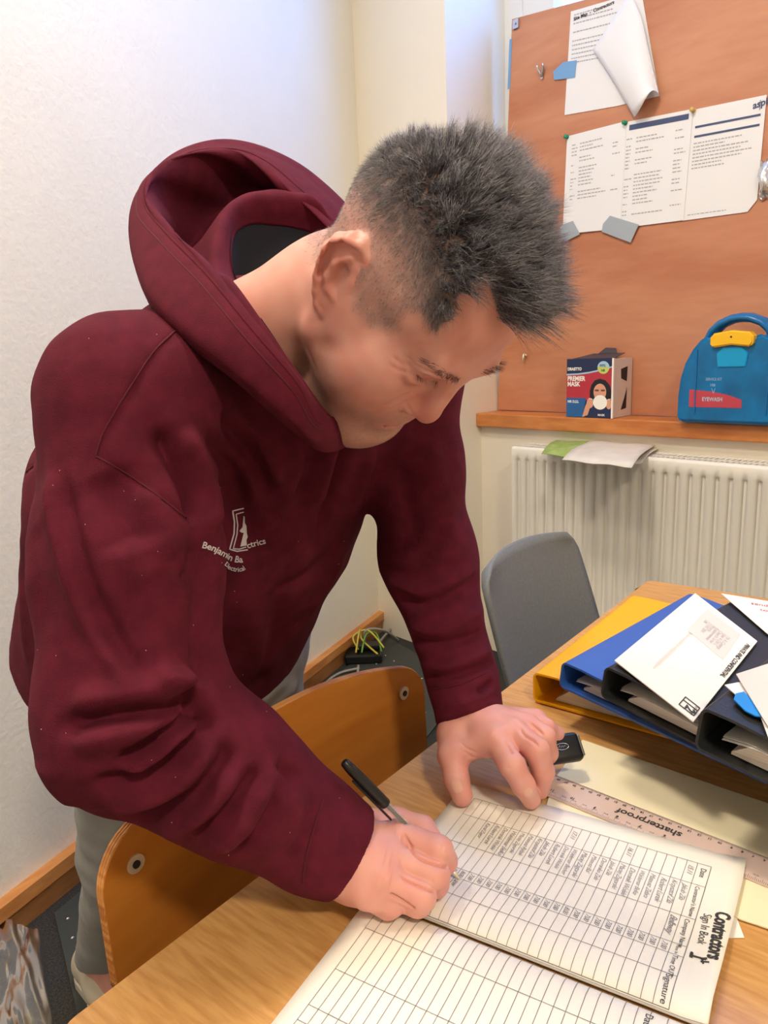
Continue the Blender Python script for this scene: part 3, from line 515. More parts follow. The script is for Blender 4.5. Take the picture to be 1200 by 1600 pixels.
names = ['Jakub Zila', 'Krzysztof Zila', 'Robert Lurek', 'Mateusz Zebra', 'Waldemar Belka', 'Dominik Wolski', 'Maciej Zagorski', 'Jakub Zila', 'Dominika Zela', 'Mateusz Bal', 'Maciej Zagorski', 'Waldemar Becker', 'Dominik Wolski', 'Robert Lurek', 'Jakub Zila', 'Krzysztof Zila', 'Mateusz Rybak', 'Maciej Zagorski', 'Waldemar Belka', 'Dominik Wolski', 'Robert Lurek', 'Kamil Zagor', 'Jan Nowak', 'Adam M']
rnd = random.Random(5)
for k, w in enumerate(names[:22]):
    put_text(b, w, .0070 + rnd.uniform(-.0006, .0006), bt(S1 - (k + 1) * rowp + .0022 + rnd.uniform(-.0005, .0005), .0585 + rnd.uniform(0, .002) - .0008 * (k > 6)), shear=.45, spacing=.86, bold=-.00006)
    put_text(b, '7.00' if k not in (9, 20) else '8.00', .0066, bt(S1 - (k + 1) * rowp + .0022, .1408 + rnd.uniform(0, .0012)), shear=.4, spacing=.85)
for k, w in ((0, '15.11'), (6, '16.11'), (12, '17.11')): put_text(b, w, .0072, bt(S1 - (k + 1) * rowp + .0022, .0300), shear=.4, spacing=.9)
put_text(b, 'Bellaway', .0085, bt(S1 - 1 * rowp + .0015, .1060), shear=.5, spacing=.85); put_text(b, '1415', .007, bt(S1 - 24 * rowp + .0022, .1410), shear=.4, spacing=.85); put_text(b, 'aw', .0085, bt(S1 - 21 * rowp + .002, .1580), shear=.4)
tag(b.obj('handwriting', M['pencil'], bk), kind='stuff')
# ------------------------------------------------------------------ binders
def binder(pn, pf, ztop, th, Wd, tilt, yaw, cm, label, sleeves):
    p1, p2 = onz(*pn, ztop), onz(*pf, ztop); Y = unit((p2 - p1) * [1, 1, 0]); L = min(np.linalg.norm(p2 - p1), .40)
    c, s = math.cos(math.radians(yaw)), math.sin(math.radians(yaw)); Y = np.array([c * Y[0] - s * Y[1], s * Y[0] + c * Y[1], 0])
    Xh = np.array([Y[1], -Y[0], 0]); ct, st = math.cos(math.radians(tilt)), math.sin(math.radians(tilt)); X = Xh * ct - EZ * st; Z = Xh * st + EZ * ct
    f = lambda x, y, z: p1 + X * x + Y * y + Z * (z - th)          # local: x to the fore edge, y away, z up, top of cover at th
    r = root('ring_binder', f(Wd / 2, L / 2, 0), label, 'binder', 'ring binders fanned out on the table')
    k = .0028; hr = th * .62                                       # fore edge is thinner than the spine
    b = B(); n = 8; prof = [(Wd, 0)] + [(.008, 0)] + [(.008 - .008 * math.sin(a), .008 - .008 * math.cos(a)) for a in np.linspace(.3, math.pi / 2, 4)] + [(0, th - .008)] + [(.008 - .008 * math.cos(a), th - .008 + .008 * math.sin(a)) for a in np.linspace(.3, math.pi / 2, 4)] + [(.03, th), (Wd, hr)]
    pr = np.array(prof); nrm = np.gradient(pr, axis=0); nrm = np.stack([-nrm[:, 1], nrm[:, 0]], 1); nrm /= np.linalg.norm(nrm, axis=1)[:, None]; inn = pr - nrm * k * np.sign(1)
    inn = pr + (np.array([[.0, .0]]) + np.stack([-(-nrm[:, 0]), nrm[:, 1]], 1) * 0) + nrm * -k if np.dot(nrm[0], [0, 1]) < 0 else pr + nrm * k
    ring = list(pr) + list(inn[::-1]); m = len(ring)
    V = [f(x, y, z) for y in (0, L) for x, z in ring]; q = len(pr)
    F = [(i, i + 1, m + i + 1, m + i) for i in range(m - 1)] + [(m - 1, 0, m, 2 * m - 1)]
    for e in (0, m): F += [(e + i, e + i + 1, e + m - 2 - i, e + m - 1 - i) for i in range(q - 1)]
    b.add(V, F); shade_auto(b.obj('cover', cm, r), 40)
    hz = lambda x: k + (th - 2 * k) * .93 * (1 - .40 * x / Wd)
    G = [(.03, .0045), (Wd - .012, .0045), (Wd - .012, hz(Wd) * .62), (.05, hz(.03) * .62), (.03, .0075)]
    B().prism([f(x, .012, z) for x, z in G], Y * (L - .03)).obj('page_block', M['pagesedge'], r)
    for j in range(sleeves):
        zb = hz(.05) * (.66 + .06 * j)
        Gs = np.array([[f(x, y, k + (zb - k) * (1 - .42 * x / Wd) * (.55 + .45 * min(1, x / .05)) + .0012 * math.sin(9 * y / L + j + 20 * x)) for y in np.linspace(.004 + .002 * j, L - .012, 8)] for x in np.linspace(.022, Wd - .004 - .003 * j, 12)])
        B().grid(Gs, Z * .0004).obj('plastic_sleeve', M['sleeve'], r, True)
    b = B()
    for yy in (.35, .65):
        pts = [f(.028 + .016 * math.cos(a), L * yy, th * .5 + (th * .42) * math.sin(a)) for a in np.linspace(0, 2 * math.pi, 15)]; b.tube(pts, .0014, 6, False)
    b.obj('ring', M['steel'], r, True)
    return f, X, Y, Z, L, th
TILT = 6.5
yb = binder((833, 1050), (985, 930), .787, .045, .265, 0, 0, M['yellow'], 'yellow ring binder at the bottom left of the fanned stack', 0)
bb_ = binder((878, 1033), (1065, 924), .833, .038, .265, TILT, -1.5, M['blue'], 'blue ring binder lying on the yellow one', 2)
k1 = binder((945, 1040), (1121, 929), .867, .042, .27, TILT + 1, -4, M['blackmatte'], 'black ring binder under the window envelope, lying on the blue one', 4)
k2 = binder((1096, 1104), (1226, 985), .899, .046, .27, TILT, -3, M['blackmatte'], 'black ring binder on the right, topmost, with a grey sheet on it', 3)
# envelope on the first black binder
f1, X1, Y1, Z1, L1, th1 = k1
def onbind(bd_, x, y, e): f, X, Y, Z, L, th = bd_; sl_ = (th * .62 - th) / .23; nn = unit(Z - X * sl_ * 0 + X * (th * .38 / .235)); return onpl(x, y, f(.03, 0, th) + nn * e, nn), nn
ev = [onbind(k1, x, y, .0035) for x, y in ((960, 1033), (1086, 928), (1183, 1003), (1083, 1129))]; nE = ev[0][1]; E4 = [p for p, _ in ev]
en = tag(B().prism(E4, nE * .0012).obj('envelope', M['bookpaper']), 'white window envelope lying on the black binder', 'envelope')
def eat(a, c, e=.0016): return (E4[0] * (1 - a) + E4[1] * a) * (1 - c) + (E4[3] * (1 - a) + E4[2] * a) * c + nE * e     # a along the long edge (far), c across
Le = np.linalg.norm(E4[1] - E4[0]); We = np.linalg.norm(E4[3] - E4[0])
win = [eat(.62, .30), eat(.94, .28), eat(.94, .80), eat(.60, .84)]
B().add(win, [(0, 1, 2, 3)]).obj('address_window', M['grey_paper'], en)
b = B(); et = lambda a0, c0, k=1: (lambda x, y: eat(a0 - x / Le * k, c0 + y / We * k, .0019))
for j in range(7): put_text(b, ['Mr A Contractor', 'Unit 4 Old Chapel', 'Church Street', 'Kidderminster', 'Worcs', 'DY10 2BX', 'UK'][j][:12], .0085, et(.83, .70 - .055 * j))
b.obj('address_lines', M['faint'], en)
b = B(); put_text(b, 'PRIVATE AND CONFIDENTIAL', .0092, et(.90, .92), bold=.0002, spacing=.95)
for p, q in (((.115, .80), (.115, .97)), ((.115, .97), (.035, .97)), ((.035, .97), (.035, .80)), ((.035, .8), (.115, .8)), ((.085, .8), (.085, .97))): b.tube([eat(*p, .002), eat(*q, .002)], .0006, 4)
put_text(b, '2', .018, et(.075, .86), bold=.0005); put_text(b, 'DELIVERED', .0045, et(.112, .93)); tag(b.obj('envelope_print', M['ink'], en), kind='stuff')
b = B(); rnd = random.Random(2)
for j in range(46):
    a = .14 + j * .0105; h = rnd.choice([.012, .02, .03]); b.add([eat(a, .36 - h), eat(a + .003, .36 - h), eat(a + .003, .36 + h), eat(a, .36 + h)], [(0, 1, 2, 3)])
tag(b.obj('postal_bars', M['faint'], en), kind='stuff')
# papers and tab on the right binder, notes beyond
def on2(pts, e): return [onbind(k2, x, y, e)[0] for x, y in pts]
n2_ = onbind(k2, 1100, 1100, 0)[1]
tag(B().prism(on2([(1132, 1071), (1180, 1062), (1240, 1090), (1210, 1180), (1188, 1120)], .003), n2_ * .0008).obj('paper_sheet', M['paper']), 'small white sheet under the grey sheet on the right binder', 'paper')
tag(B().prism(on2([(1149, 1085), (1162, 1082), (1188, 1110), (1189, 1121), (1180, 1120), (1164, 1112), (1146, 1094)], .0045), n2_ * .0012).obj('index_tab', M['tabblue']), 'bright blue index tab sticking out on the right binder', 'tab')
tag(B().prism(on2([(1150, 1054), (1230, 1028), (1300, 1090), (1240, 1160), (1199, 1135)], .0065), n2_ * .0008).obj('paper_sheet', M['grey_paper']), 'light grey sheet lying on top of the right black binder', 'paper')
q = [onbind(k1, x, y, .0035)[0] for x, y in ((1127, 928), (1200, 940), (1280, 965), (1230, 1015), (1198, 990))]
ns = tag(B().prism(q, nE * .0008).obj('note_sheet', M['paper']), 'white handwritten note at the far right behind the envelope', 'paper')
b = B()
for j, w in enumerate(('send this out', 'to contractors', 'on site', 'Monday')): put_text(b, w, .0125, lambda x, y, j=j: q[0] + unit(q[1] - q[0]) * (.035 + x + .008 * j) + unit(np.cross(nE, unit(q[1] - q[0]))) * (-.022 - .017 * j + y) + nE * .0012, shear=.3)
b.obj('handwriting', M['boxred'], ns)
# ------------------------------------------------------------------ wooden chair
XC = -.575
ch = root('wooden_chair', (-.42, .55, 0), 'wooden plywood chair with black legs pushed under the left side of the table', 'chair')
cy0, cy1 = .287, .795
def chx(y): w = (y - (cy0 + cy1) / 2) / ((cy1 - cy0) / 2); return XC + .022 * w * w - .026
def chair_back(x_off=0):
    n, m = 40, 14; G = np.zeros((n, m, 3))
    for i in range(n):
        y = cy0 + (cy1 - cy0) * (.5 - .5 * math.cos(math.pi * i / (n - 1))); d = min(y - cy0, cy1 - y); R = .035
        dz = R - math.sqrt(max(0, R * R - max(0, R - d) ** 2)); w = (y - .541) / .254
        top = .836 - .040 * abs(w) ** 2.2 - dz; bot = .63 + dz
        for j in range(m): z = bot + (top - bot) * j / (m - 1); G[i, j] = (chx(y) + x_off + (.03 * (.8 - z)), y, z)
    return G
g0 = chair_back(); bk_ = B().grid(g0, np.array([-.0125, 0, 0])).obj('backrest', M['chairwood'], ch); shade_auto(bk_, 40)
e = [tuple(g0[i, -1]) for i in range(40)]
rimp = [g0[0, j] for j in range(13)] + [g0[i, -1] for i in range(40)] + [g0[-1, j] for j in range(12, -1, -1)]
for kk in range(3): B().tube([p + np.array([-.0025 - .0035 * kk, 0, 0]) for p in rimp], .0018, 6).obj('ply_layer', M['plyedge'], ch, True)
for (px, py) in ((213, 1347), (643, 1078)):
    yy = .325 if px < 400 else .755; zz = .772; c = np.array([chx(yy) + .03 * (.8 - zz), yy, zz])
    bo = B().tube([c - [.001, 0, 0], c + [.002, 0, 0]], .0095, 20).obj('bolt', M['brass'], ch); B().tube([c + [.0018, 0, 0], c + [.0034, 0, 0]], .004, 12).obj('bolt_socket', M['blackmatte'], bo)
G = np.array([[(-.56 + .40 * i / 13, .33 + .42 * j / 13, .455 + .012 * ((i / 13 - .5) ** 2) * 4) for j in range(14)] for i in range(14)]); shade_auto(B().grid(G, np.array([0, 0, -.012])).obj('seat', M['chairwood'], ch), 40)
for y in (.36, .72):
    B().tube([(-.16, y, 0), (-.19, y, .44)], .0115, 10).obj('leg', M['black'], ch, True)
    B().tube([(-.63, y, 0), (-.60, y, .42), (-.608, y, .70)], .0115, 10).obj('leg', M['black'], ch, True)
b = B(); [b.tube([(-.19, y, .435), (-.60, y, .435)], .0105, 8) for y in (.36, .72)]; [b.tube([(x, .36, .43), (x, .72, .43)], .0105, 8) for x in (-.19, -.59)]; b.obj('frame', M['black'], ch, True)
# ------------------------------------------------------------------ grey chair
XG = -.585
gc = root('grey_chair', (-.45, 1.3, 0), 'grey upholstered chair at the far left corner of the table', 'chair')
n, m = 26, 20; F_, K_ = np.zeros((n, m, 3)), np.zeros((n, m, 3))
for i in range(n):
    w = -1 + 2 * i / (n - 1)
    for j in range(m):
        h = j / (m - 1); z = .47 + .385 * h; wid = .190 + .01 * math.sin(math.pi * h) - .030 * max(0, (h - .86) / .14) ** 2.4; top = -.010 * w * w * h
        x = XG - .105 * h + .045 * (abs(w) ** 2.4) * (1 - .25 * h); F_[i, j] = (x, 1.285 + wid * w, z + top)
        th = .030 * (1 - .75 * max(abs(w) ** 6, max(0, (h - .85) / .15) ** 3)); K_[i, j] = F_[i, j] - [th, 0, 0]
b = B(); Nn = n * m; fq = [(i * m + j, i * m + j + 1, (i + 1) * m + j + 1, (i + 1) * m + j) for i in range(n - 1) for j in range(m - 1)]
rim = [j for j in range(m)] + [i * m + m - 1 for i in range(1, n)] + [(n - 1) * m + j for j in range(m - 2, -1, -1)] + [i * m for i in range(n - 2, 0, -1)]
b.add(np.concatenate([F_.reshape(-1, 3), K_.reshape(-1, 3)]), [q[::-1] for q in fq] + [tuple(i + Nn for i in q) for q in fq] + [(rim[i], rim[(i + 1) % len(rim)], rim[(i + 1) % len(rim)] + Nn, rim[i] + Nn) for i in range(len(rim))])
o = b.obj('backrest', M['greyfab'], gc, True); 
B().bbox((-.37, 1.268, .43), (.215, 0, 0), (0, .155, 0), (0, 0, .04), .03, 4).obj('seat', M['greyfab'], gc, True)
for x, y, s in ((-.20, 1.14, 1), (-.20, 1.395, 1), (-.55, 1.14, -1), (-.55, 1.395, -1)): B().tube([(x, y, .40), (x + .03 * s, y, 0)], [.014, .010], 10).obj('leg', M['black'], gc, True)
# ------------------------------------------------------------------ floor mat, cables, polythene
def onf(x, y, z=.006): return onz(x, y, z)
m0, m1 = onf(84, 1422), onf(112, 1545); md = unit(m1 - m0); ml = np.array([-md[1], md[0], 0])
if np.dot(ml, [0, 1, 0]) < 0: ml = -ml
mp = lambda a, c, z=.006: np.array([*(m0 + md * a + LWD * c)[:2], z])
MATL = 1.80
mt = root('rubber_mat', mp(.3, 1.0, 0), 'black mat with small silver studs lying along the left wall', 'mat')
B().prism([mp(.01, 0), mp(.62, 0), mp(.62, MATL), mp(.01, MATL)], (0, 0, -.005)).obj('mat_sheet', M['mat'], mt)
b = B(); stud = []
for i in range(20):
    for j in range(8):
        p = mp(.062 + j * .068, .028 + i * .086); stud.append(p)
ico = bmesh.new(); bmesh.ops.create_icosphere(ico, subdivisions=1, radius=1); iv = np.array([v.co[:] for v in ico.verts]); ifc = [[v.index for v in f.verts] for f in ico.faces]; ico.free()
base = None
for p in stud:
    if base is None: base = obj('stud', p + iv * [.0055, .0055, .003], ifc, M['steel'], mt, True)
    else:
        c = base.copy(); c.name = 'stud'; COL.objects.link(c); c.parent = mt; c.location = base.location + Vector(p - stud[0])
# cables
jc = onf(568, 1022, .03)
jb = root('junction_box', jc * [1, 1, 0] + [0, 0, .006], 'open black cable junction box with yellow and green wires on the mat', 'junction box')
ra_ = unit([.62, .5, 0]); rb2 = np.array([-ra_[1], ra_[0], 0])
B().bbox(jc * [1, 1, 0] + [0, 0, .026], ra_ * .075, rb2 * .05, (0, 0, .02), .008).obj('body', M['black'], jb); B().bbox(jc * [1, 1, 0] + ra_ * .02 + rb2 * .02 + [0, 0, .058], ra_ * .05, rb2 * .03, (0.004, 0, .01), .006).obj('lid', M['black'], jb)
def wire(pts, r=.003, n=40):
    P_ = np.array(pts, float); s = np.linspace(0, len(P_) - 1, n); out = []
    for t in s:
        i = min(int(t), len(P_) - 2); u = t - i; p0, p1, p2, p3 = P_[max(i - 1, 0)], P_[i], P_[i + 1], P_[min(i + 2, len(P_) - 1)]
        out.append(.5 * ((2 * p1) + (-p0 + p2) * u + (2 * p0 - 5 * p1 + 4 * p2 - p3) * u * u + (-p0 + 3 * p1 - 3 * p2 + p3) * u ** 3))
    return out
def pw(pts): return [onf(x, y, z) for x, y, z in pts]
for mm, pts in (('wireyellow', [(560, 1015, .06), (552, 995, .10), (575, 985, .12), (600, 1012, .07)]), ('wireyellow', [(556, 1020, .06), (562, 985, .13), (566, 1000, .09), (590, 1022, .06)]), ('wiregreen', [(565, 1020, .06), (572, 992, .11), (588, 990, .1), (596, 1018, .06)])):
    B().tube(wire(pw(pts)), .004, 6).obj('wire', M[mm], jb, True)
for lab, pts in (('grey cable running left from the junction box across the mat', [(545, 1026, .02), (520, 1034, .012), (490, 1037, .012), (440, 1050, .012)]), ('grey cable looped on the mat beside the wooden chair', [(560, 1040, .02), (555, 1060, .012), (530, 1075, .012), (495, 1078, .012), (515, 1088, .012), (508, 1070, .012), (530, 1052, .012), (562, 1044, .02)]), ('grey cable rising from the junction box towards the wall', [(588, 1010, .04), (604, 990, .03), (625, 968, .02), (650, 955, .02)]), ('thin grey cable arching over the skirting board', [(570, 1008, .05), (572, 985, .12), (600, 985, .1), (622, 1000, .012)])):
    tag(B().tube(wire(pw(pts)), .0055, 7).obj('cable', M['cablegrey'], None, True), lab, 'cable', 'grey cables on the mat')
rnd = np.random.RandomState(4); n = 26; G = np.zeros((n, n, 3)); c = [onf(-20, 1470, .02), onf(64, 1452, .02), onf(88, 1640, .02), onf(-40, 1660, .02)]
hx = rnd.rand(n, n)
for k in range(2): hx = (hx + np.roll(hx, 1, 0) + np.roll(hx, 1, 1) + np.roll(hx, -1, 0)) / 4
for i in range(n):
    for j in range(n):
        a, d = i / (n - 1), j / (n - 1); p = (c[0] * (1 - d) + c[1] * d) * (1 - a) + (c[3] * (1 - d) + c[2] * d) * a; p = p.copy()
        fold = abs(math.sin(4 * d + 3 * a)) * .022 + .007 * abs(math.sin(11 * d - 6 * a)); p[2] = .009 + (fold + (hx[i, j] - .5) * .05 * .5 + .012) * math.sin(math.pi * min(1, max(0, d)) ) ** .5 * .9 + .03 * (1 - a) * (1 - d)
        p[2] = max(.0075, p[2]); G[i, j] = p
tag(B().grid(G).obj('polythene_sheet', M['polythene'], None, True), 'crumpled clear polythene sheet on the floor by the skirting', 'plastic sheet')
# ================================================================== the man
# ------------------------------------------------------------------ implicit-surface modelling: smooth unions meshed by surface nets
# camera-aligned working frame: x right, y up, z back; c2w turns it into world
def c2w(p): p = np.asarray(p, float); return O + (p * [1, 1, -1]) @ CAM.T
def w2c(p): return ((np.asarray(p, float) - O) @ CAM) * [1, 1, -1]
def cp(x, y, d): return np.array([(x - 600) / FOC * d, (800 - y) / FOC * d, -d])
def cz(x, y, z): return w2c(onz(x, y, z))
def smin(a, b, k):
    if k <= 0: return np.minimum(a, b)
    h = np.maximum(k - np.abs(a - b), 0) / k; return np.minimum(a, b) - h * h * k * .25
class Cap:
    def __init__(s, a, b, ra, rb=None):
        s.a, s.b = np.asarray(a, float), np.asarray(b, float); s.ra = ra; s.rb = ra if rb is None else rb; s.ba = s.b - s.a; s.l2 = max(np.dot(s.ba, s.ba), 1e-12)
        s.c = (s.a + s.b) / 2; s.R = math.sqrt(s.l2) / 2 + max(s.ra, s.rb)
    def __call__(s, p):
        q = p - s.a; h = np.clip(q @ s.ba / s.l2, 0, 1); return np.sqrt(((q - h[..., None] * s.ba) ** 2).sum(-1)) - (s.ra + (s.rb - s.ra) * h)
class Ell:
    def __init__(s, c, r, ax=None):
        s.c = np.asarray(c, float); s.r = np.asarray(r, float); s.ax = np.eye(3) if ax is None else np.asarray(ax, float); s.R = s.r.max()   # ax columns
    def __call__(s, p):
        q = (p - s.c) @ s.ax; k0 = np.sqrt(((q / s.r) ** 2).sum(-1)) + 1e-9; k1 = np.sqrt(((q / s.r ** 2) ** 2).sum(-1)) + 1e-9; return k0 * (k0 - 1) / k1
class ECap:
    """capsule of elliptical section: lateral axis L"""
    def __init__(s, a, b, L, wa, wb):
        s.a, s.b = np.asarray(a, float), np.asarray(b, float); s.L = unit(L); s.wa, s.wb = np.array(wa, float), np.array(wb, float); s.ba = s.b - s.a; s.l2 = np.dot(s.ba, s.ba)
        s.c = (s.a + s.b) / 2; s.R = math.sqrt(s.l2) / 2 + max(s.wa.max(), s.wb.max())
    def __call__(s, p):
        q = p - s.a; h = np.clip(q @ s.ba / s.l2, 0, 1); v = q - h[..., None] * s.ba; x = v @ s.L; r2 = np.maximum((v * v).sum(-1) - x * x, 0)
        w = s.wa[0] + (s.wb[0] - s.wa[0]) * h; t = s.wa[1] + (s.wb[1] - s.wa[1]) * h
        k0 = np.sqrt((x / w) ** 2 + r2 / t ** 2) + 1e-9; k1 = np.sqrt((x / w ** 2) ** 2 + r2 / t ** 4) + 1e-9; return k0 * (k0 - 1) / k1
class Grp:
    def __init__(s, items):
        s.items = items; cs = np.array([i.c for _, _, i in items]); s.c = cs.mean(0); s.R = max(np.linalg.norm(i.c - s.c) + i.R for _, _, i in items)
    def __call__(s, p): return run(s.items, p)
class Flat:
    """a primitive cut off by the plane through pt with outward normal n"""
    def __init__(s, prim, pt, n): s.p = prim; s.pt = np.asarray(pt, float); s.n = unit(n); s.c = prim.c; s.R = prim.R
    def __call__(s, p): return -smin(-s.p(p), -((p - s.pt) @ s.n), .004)
def run(items, p):
    d = np.full(p.shape[:-1], 1.0)
    for op, k, it in items:
        e = it(p); d = smin(d, e, k) if op == '+' else -smin(-d, e, k)
    return d
def mesh_sdf(items, vox, pad=.02):
    lo = np.min([i.c - i.R for o, k, i in items if o == '+'], 0) - pad; hi = np.max([i.c + i.R for o, k, i in items if o == '+'], 0) + pad
    KM = 1.5 * max(k for o, k, i in items); BS = 8; nb = np.ceil((hi - lo) / (vox * BS)).astype(int); hd = vox * BS * math.sqrt(3) / 2
    I = np.stack(np.meshgrid(*[np.arange(n) for n in nb], indexing='ij'), -1).reshape(-1, 3); ctr = lo + (I + .5) * vox * BS - vox / 2
    dc = np.full(len(I), 1.0)
    for op, k, it in items:
        m = ((ctr - it.c) ** 2).sum(1) < (it.R + KM + 2.5 * hd) ** 2
        if m.any():
            e = it(ctr[m]); dc[m] = smin(dc[m], e, k) if op == '+' else -smin(-dc[m], e, k)
    act = np.abs(dc) < hd * 1.8; A_ = I[act]; ca = ctr[act]
    off = np.stack(np.meshgrid(*[np.arange(BS)] * 3, indexing='ij'), -1).reshape(-1, 3)
    D = np.full((len(A_), BS ** 3), 1.0, np.float64)
    for op, k, it in items:
        m = np.nonzero(((ca - it.c) ** 2).sum(1) < (it.R + KM + hd + .006) ** 2)[0]
        for s0 in range(0, len(m), 1500):
            mm = m[s0:s0 + 1500]; p = lo + (A_[mm][:, None] * BS + off[None]) * vox; e = it(p)
            D[mm] = smin(D[mm], e, k) if op == '+' else -smin(-D[mm], e, k)
    full = np.where(dc < 0, -1.0, 1.0).astype(np.float32).reshape(nb)
    full = np.repeat(np.repeat(np.repeat(full, BS, 0), BS, 1), BS, 2)
    v6 = full.reshape(nb[0], BS, nb[1], BS, nb[2], BS).transpose(0, 2, 4, 1, 3, 5).copy(); v6[A_[:, 0], A_[:, 1], A_[:, 2]] = D.reshape(-1, BS, BS, BS)
    F = v6.transpose(0, 3, 1, 4, 2, 5).reshape(nb * BS)
    S = F < 0; n0, n1, n2 = F.shape
    cnt = np.zeros((n0 - 1, n1 - 1, n2 - 1), np.int8)
    for a in (0, 1):
        for b in (0, 1):
            for c in (0, 1): cnt += S[a:n0 - 1 + a, b:n1 - 1 + b, c:n2 - 1 + c]
    ci = np.stack(np.nonzero((cnt > 0) & (cnt < 8)), 1); idx = np.full(cnt.shape, -1, np.int32); idx[ci[:, 0], ci[:, 1], ci[:, 2]] = np.arange(len(ci))
    cor = np.array([(a, b, c) for a in (0, 1) for b in (0, 1) for c in (0, 1)]); val = np.stack([F[ci[:, 0] + a, ci[:, 1] + b, ci[:, 2] + c] for a, b, c in cor], 1)
    acc = np.zeros((len(ci), 3)); num = np.zeros(len(ci))
    for i in range(8):
        for j in range(i + 1, 8):
            if np.abs(cor[i] - cor[j]).sum() != 1: continue
            m = (val[:, i] < 0) != (val[:, j] < 0)
            t = val[m, i] / (val[m, i] - val[m, j]); acc[m] += cor[i] + (cor[j] - cor[i]) * t[:, None]; num[m] += 1
    V = lo + (ci + acc / num[:, None]) * vox; Q = []
    for ax in range(3):
        o1, o2 = [(1, 2), (2, 0), (0, 1)][ax]; sl0 = [slice(1, n - 1) for n in F.shape]; sl0[ax] = slice(0, F.shape[ax] - 1); sl1 = list(sl0); sl1[ax] = slice(1, F.shape[ax])
        a, b = S[tuple(sl0)], S[tuple(sl1)]; e = np.stack(np.nonzero(a != b), 1); sg = a[e[:, 0], e[:, 1], e[:, 2]]
        g = e + 1; g[:, ax] -= 1
        def cell(d1, d2): h = g.copy(); h[:, o1] += d1; h[:, o2] += d2; return idx[h[:, 0], h[:, 1], h[:, 2]]
        q = np.stack([cell(-1, -1), cell(0, -1), cell(0, 0), cell(-1, 0)], 1); q[~sg] = q[~sg][:, ::-1]; Q.append(q)
    Q = np.concatenate(Q); Q = Q[(Q >= 0).all(1)]
    return V, Q
def relax(V, Q, n=2, f=.5):
    e = np.concatenate([Q[:, [0, 1]], Q[:, [1, 2]], Q[:, [2, 3]], Q[:, [3, 0]]]); e = np.concatenate([e, e[:, ::-1]]); w = np.bincount(e[:, 0], minlength=len(V)).astype(float)
    for it in range(n):
        for lam in (f, -f * 1.02):
            s = np.stack([np.bincount(e[:, 0], V[e[:, 1], k], len(V)) for k in range(3)], 1) / np.maximum(w, 1)[:, None]; V = V + lam * (s - V)
    return V
def normals(V, Q):
    n = np.cross(V[Q[:, 2]] - V[Q[:, 0]], V[Q[:, 3]] - V[Q[:, 1]]); N = np.zeros_like(V)
    for k in range(4): N += np.stack([np.bincount(Q[:, k], n[:, j], len(V)) for j in range(3)], 1)
    return N / (np.linalg.norm(N, axis=1)[:, None] + 1e-12)
def bvh(V, Q): return BVHTree.FromPolygons([tuple(v) for v in V], [tuple(int(i) for i in q) for q in Q])
def cast(t, x, y):
    d = unit([(x - 600) / FOC, (800 - y) / FOC, -1]); r = t.ray_cast(Vector((0, 0, 0)), Vector(d)); return (np.array(r[0]), np.array(r[1])) if r[0] is not None else (None, None)
def pxline(t, pts, step=6):
    """pixel polyline (smoothed) dropped on the surface along the line of sight -> 3-D points and normals"""
    p = np.array(pts, float); s = np.linspace(0, len(p) - 1, max(2, int(sum(np.linalg.norm(np.diff(p, axis=0), axis=1)) / step) + 1)); out = []
    for q in s:
        i = min(int(q), len(p) - 2); u = q - i; p0, p1, p2, p3 = p[max(i - 1, 0)], p[i], p[i + 1], p[min(i + 2, len(p) - 1)]
        c = .5 * ((2 * p1) + (-p0 + p2) * u + (2 * p0 - 5 * p1 + 4 * p2 - p3) * u * u + (-p0 + 3 * p1 - 3 * p2 + p3) * u ** 3); h, n = cast(t, *c)
        if h is not None and (not out or np.linalg.norm(h - out[-1][0]) < .05): out.append((h, n))
    return (np.array([h for h, n in out]), np.array([n for h, n in out])) if out else (np.zeros((0, 3)), np.zeros((0, 3)))
def strokes(V, Q, lst):
    """cloth folds and skin creases: raise or sink the surface along polylines that lie on it"""
    t = bvh(V, Q); N = normals(V, Q); disp = np.zeros(len(V))
    for pts, w, amp, *fr in lst:
        L, _ = pxline(t, pts)
        if len(L) < 2: continue
        lo, hi = L.min(0) - 3 * w, L.max(0) + 3 * w; m = np.nonzero(((V > lo) & (V < hi)).all(1))[0]
        if not len(m): continue
        best = np.full(len(m), 9.0); par = np.zeros(len(m)); seg = np.diff(L, axis=0); cum = np.concatenate([[0], np.cumsum(np.linalg.norm(seg, axis=1))])
        for i in range(len(seg)):
            q = V[m] - L[i]; h = np.clip(q @ seg[i] / (seg[i] @ seg[i] + 1e-12), 0, 1); d = np.sqrt(((q - h[:, None] * seg[i]) ** 2).sum(1)); u = d < best; best[u] = d[u]; par[u] = (cum[i] + h[u] * (cum[i + 1] - cum[i])) / cum[-1]
        tap = np.clip(np.minimum(par, 1 if fr else 1 - par) / .18, 0, 1); tap = tap * tap * (3 - 2 * tap); disp[m] += amp * np.exp(-(best / w) ** 2) * (.12 + .88 * tap)
    return V + N * disp[:, None]
def vnoise(V, s, seed=0):
    r = np.random.RandomState(seed); o = np.zeros(len(V))
    for k in range(5):
        d = r.normal(size=3); d /= np.linalg.norm(d); o += np.sin((V @ d) * s * (1 + .5 * k) + r.rand() * 6.28 + 1.7 * np.sin((V @ np.roll(d, 1)) * s * .6 + r.rand() * 6)) / (1 + .35 * k)
    return o / 3
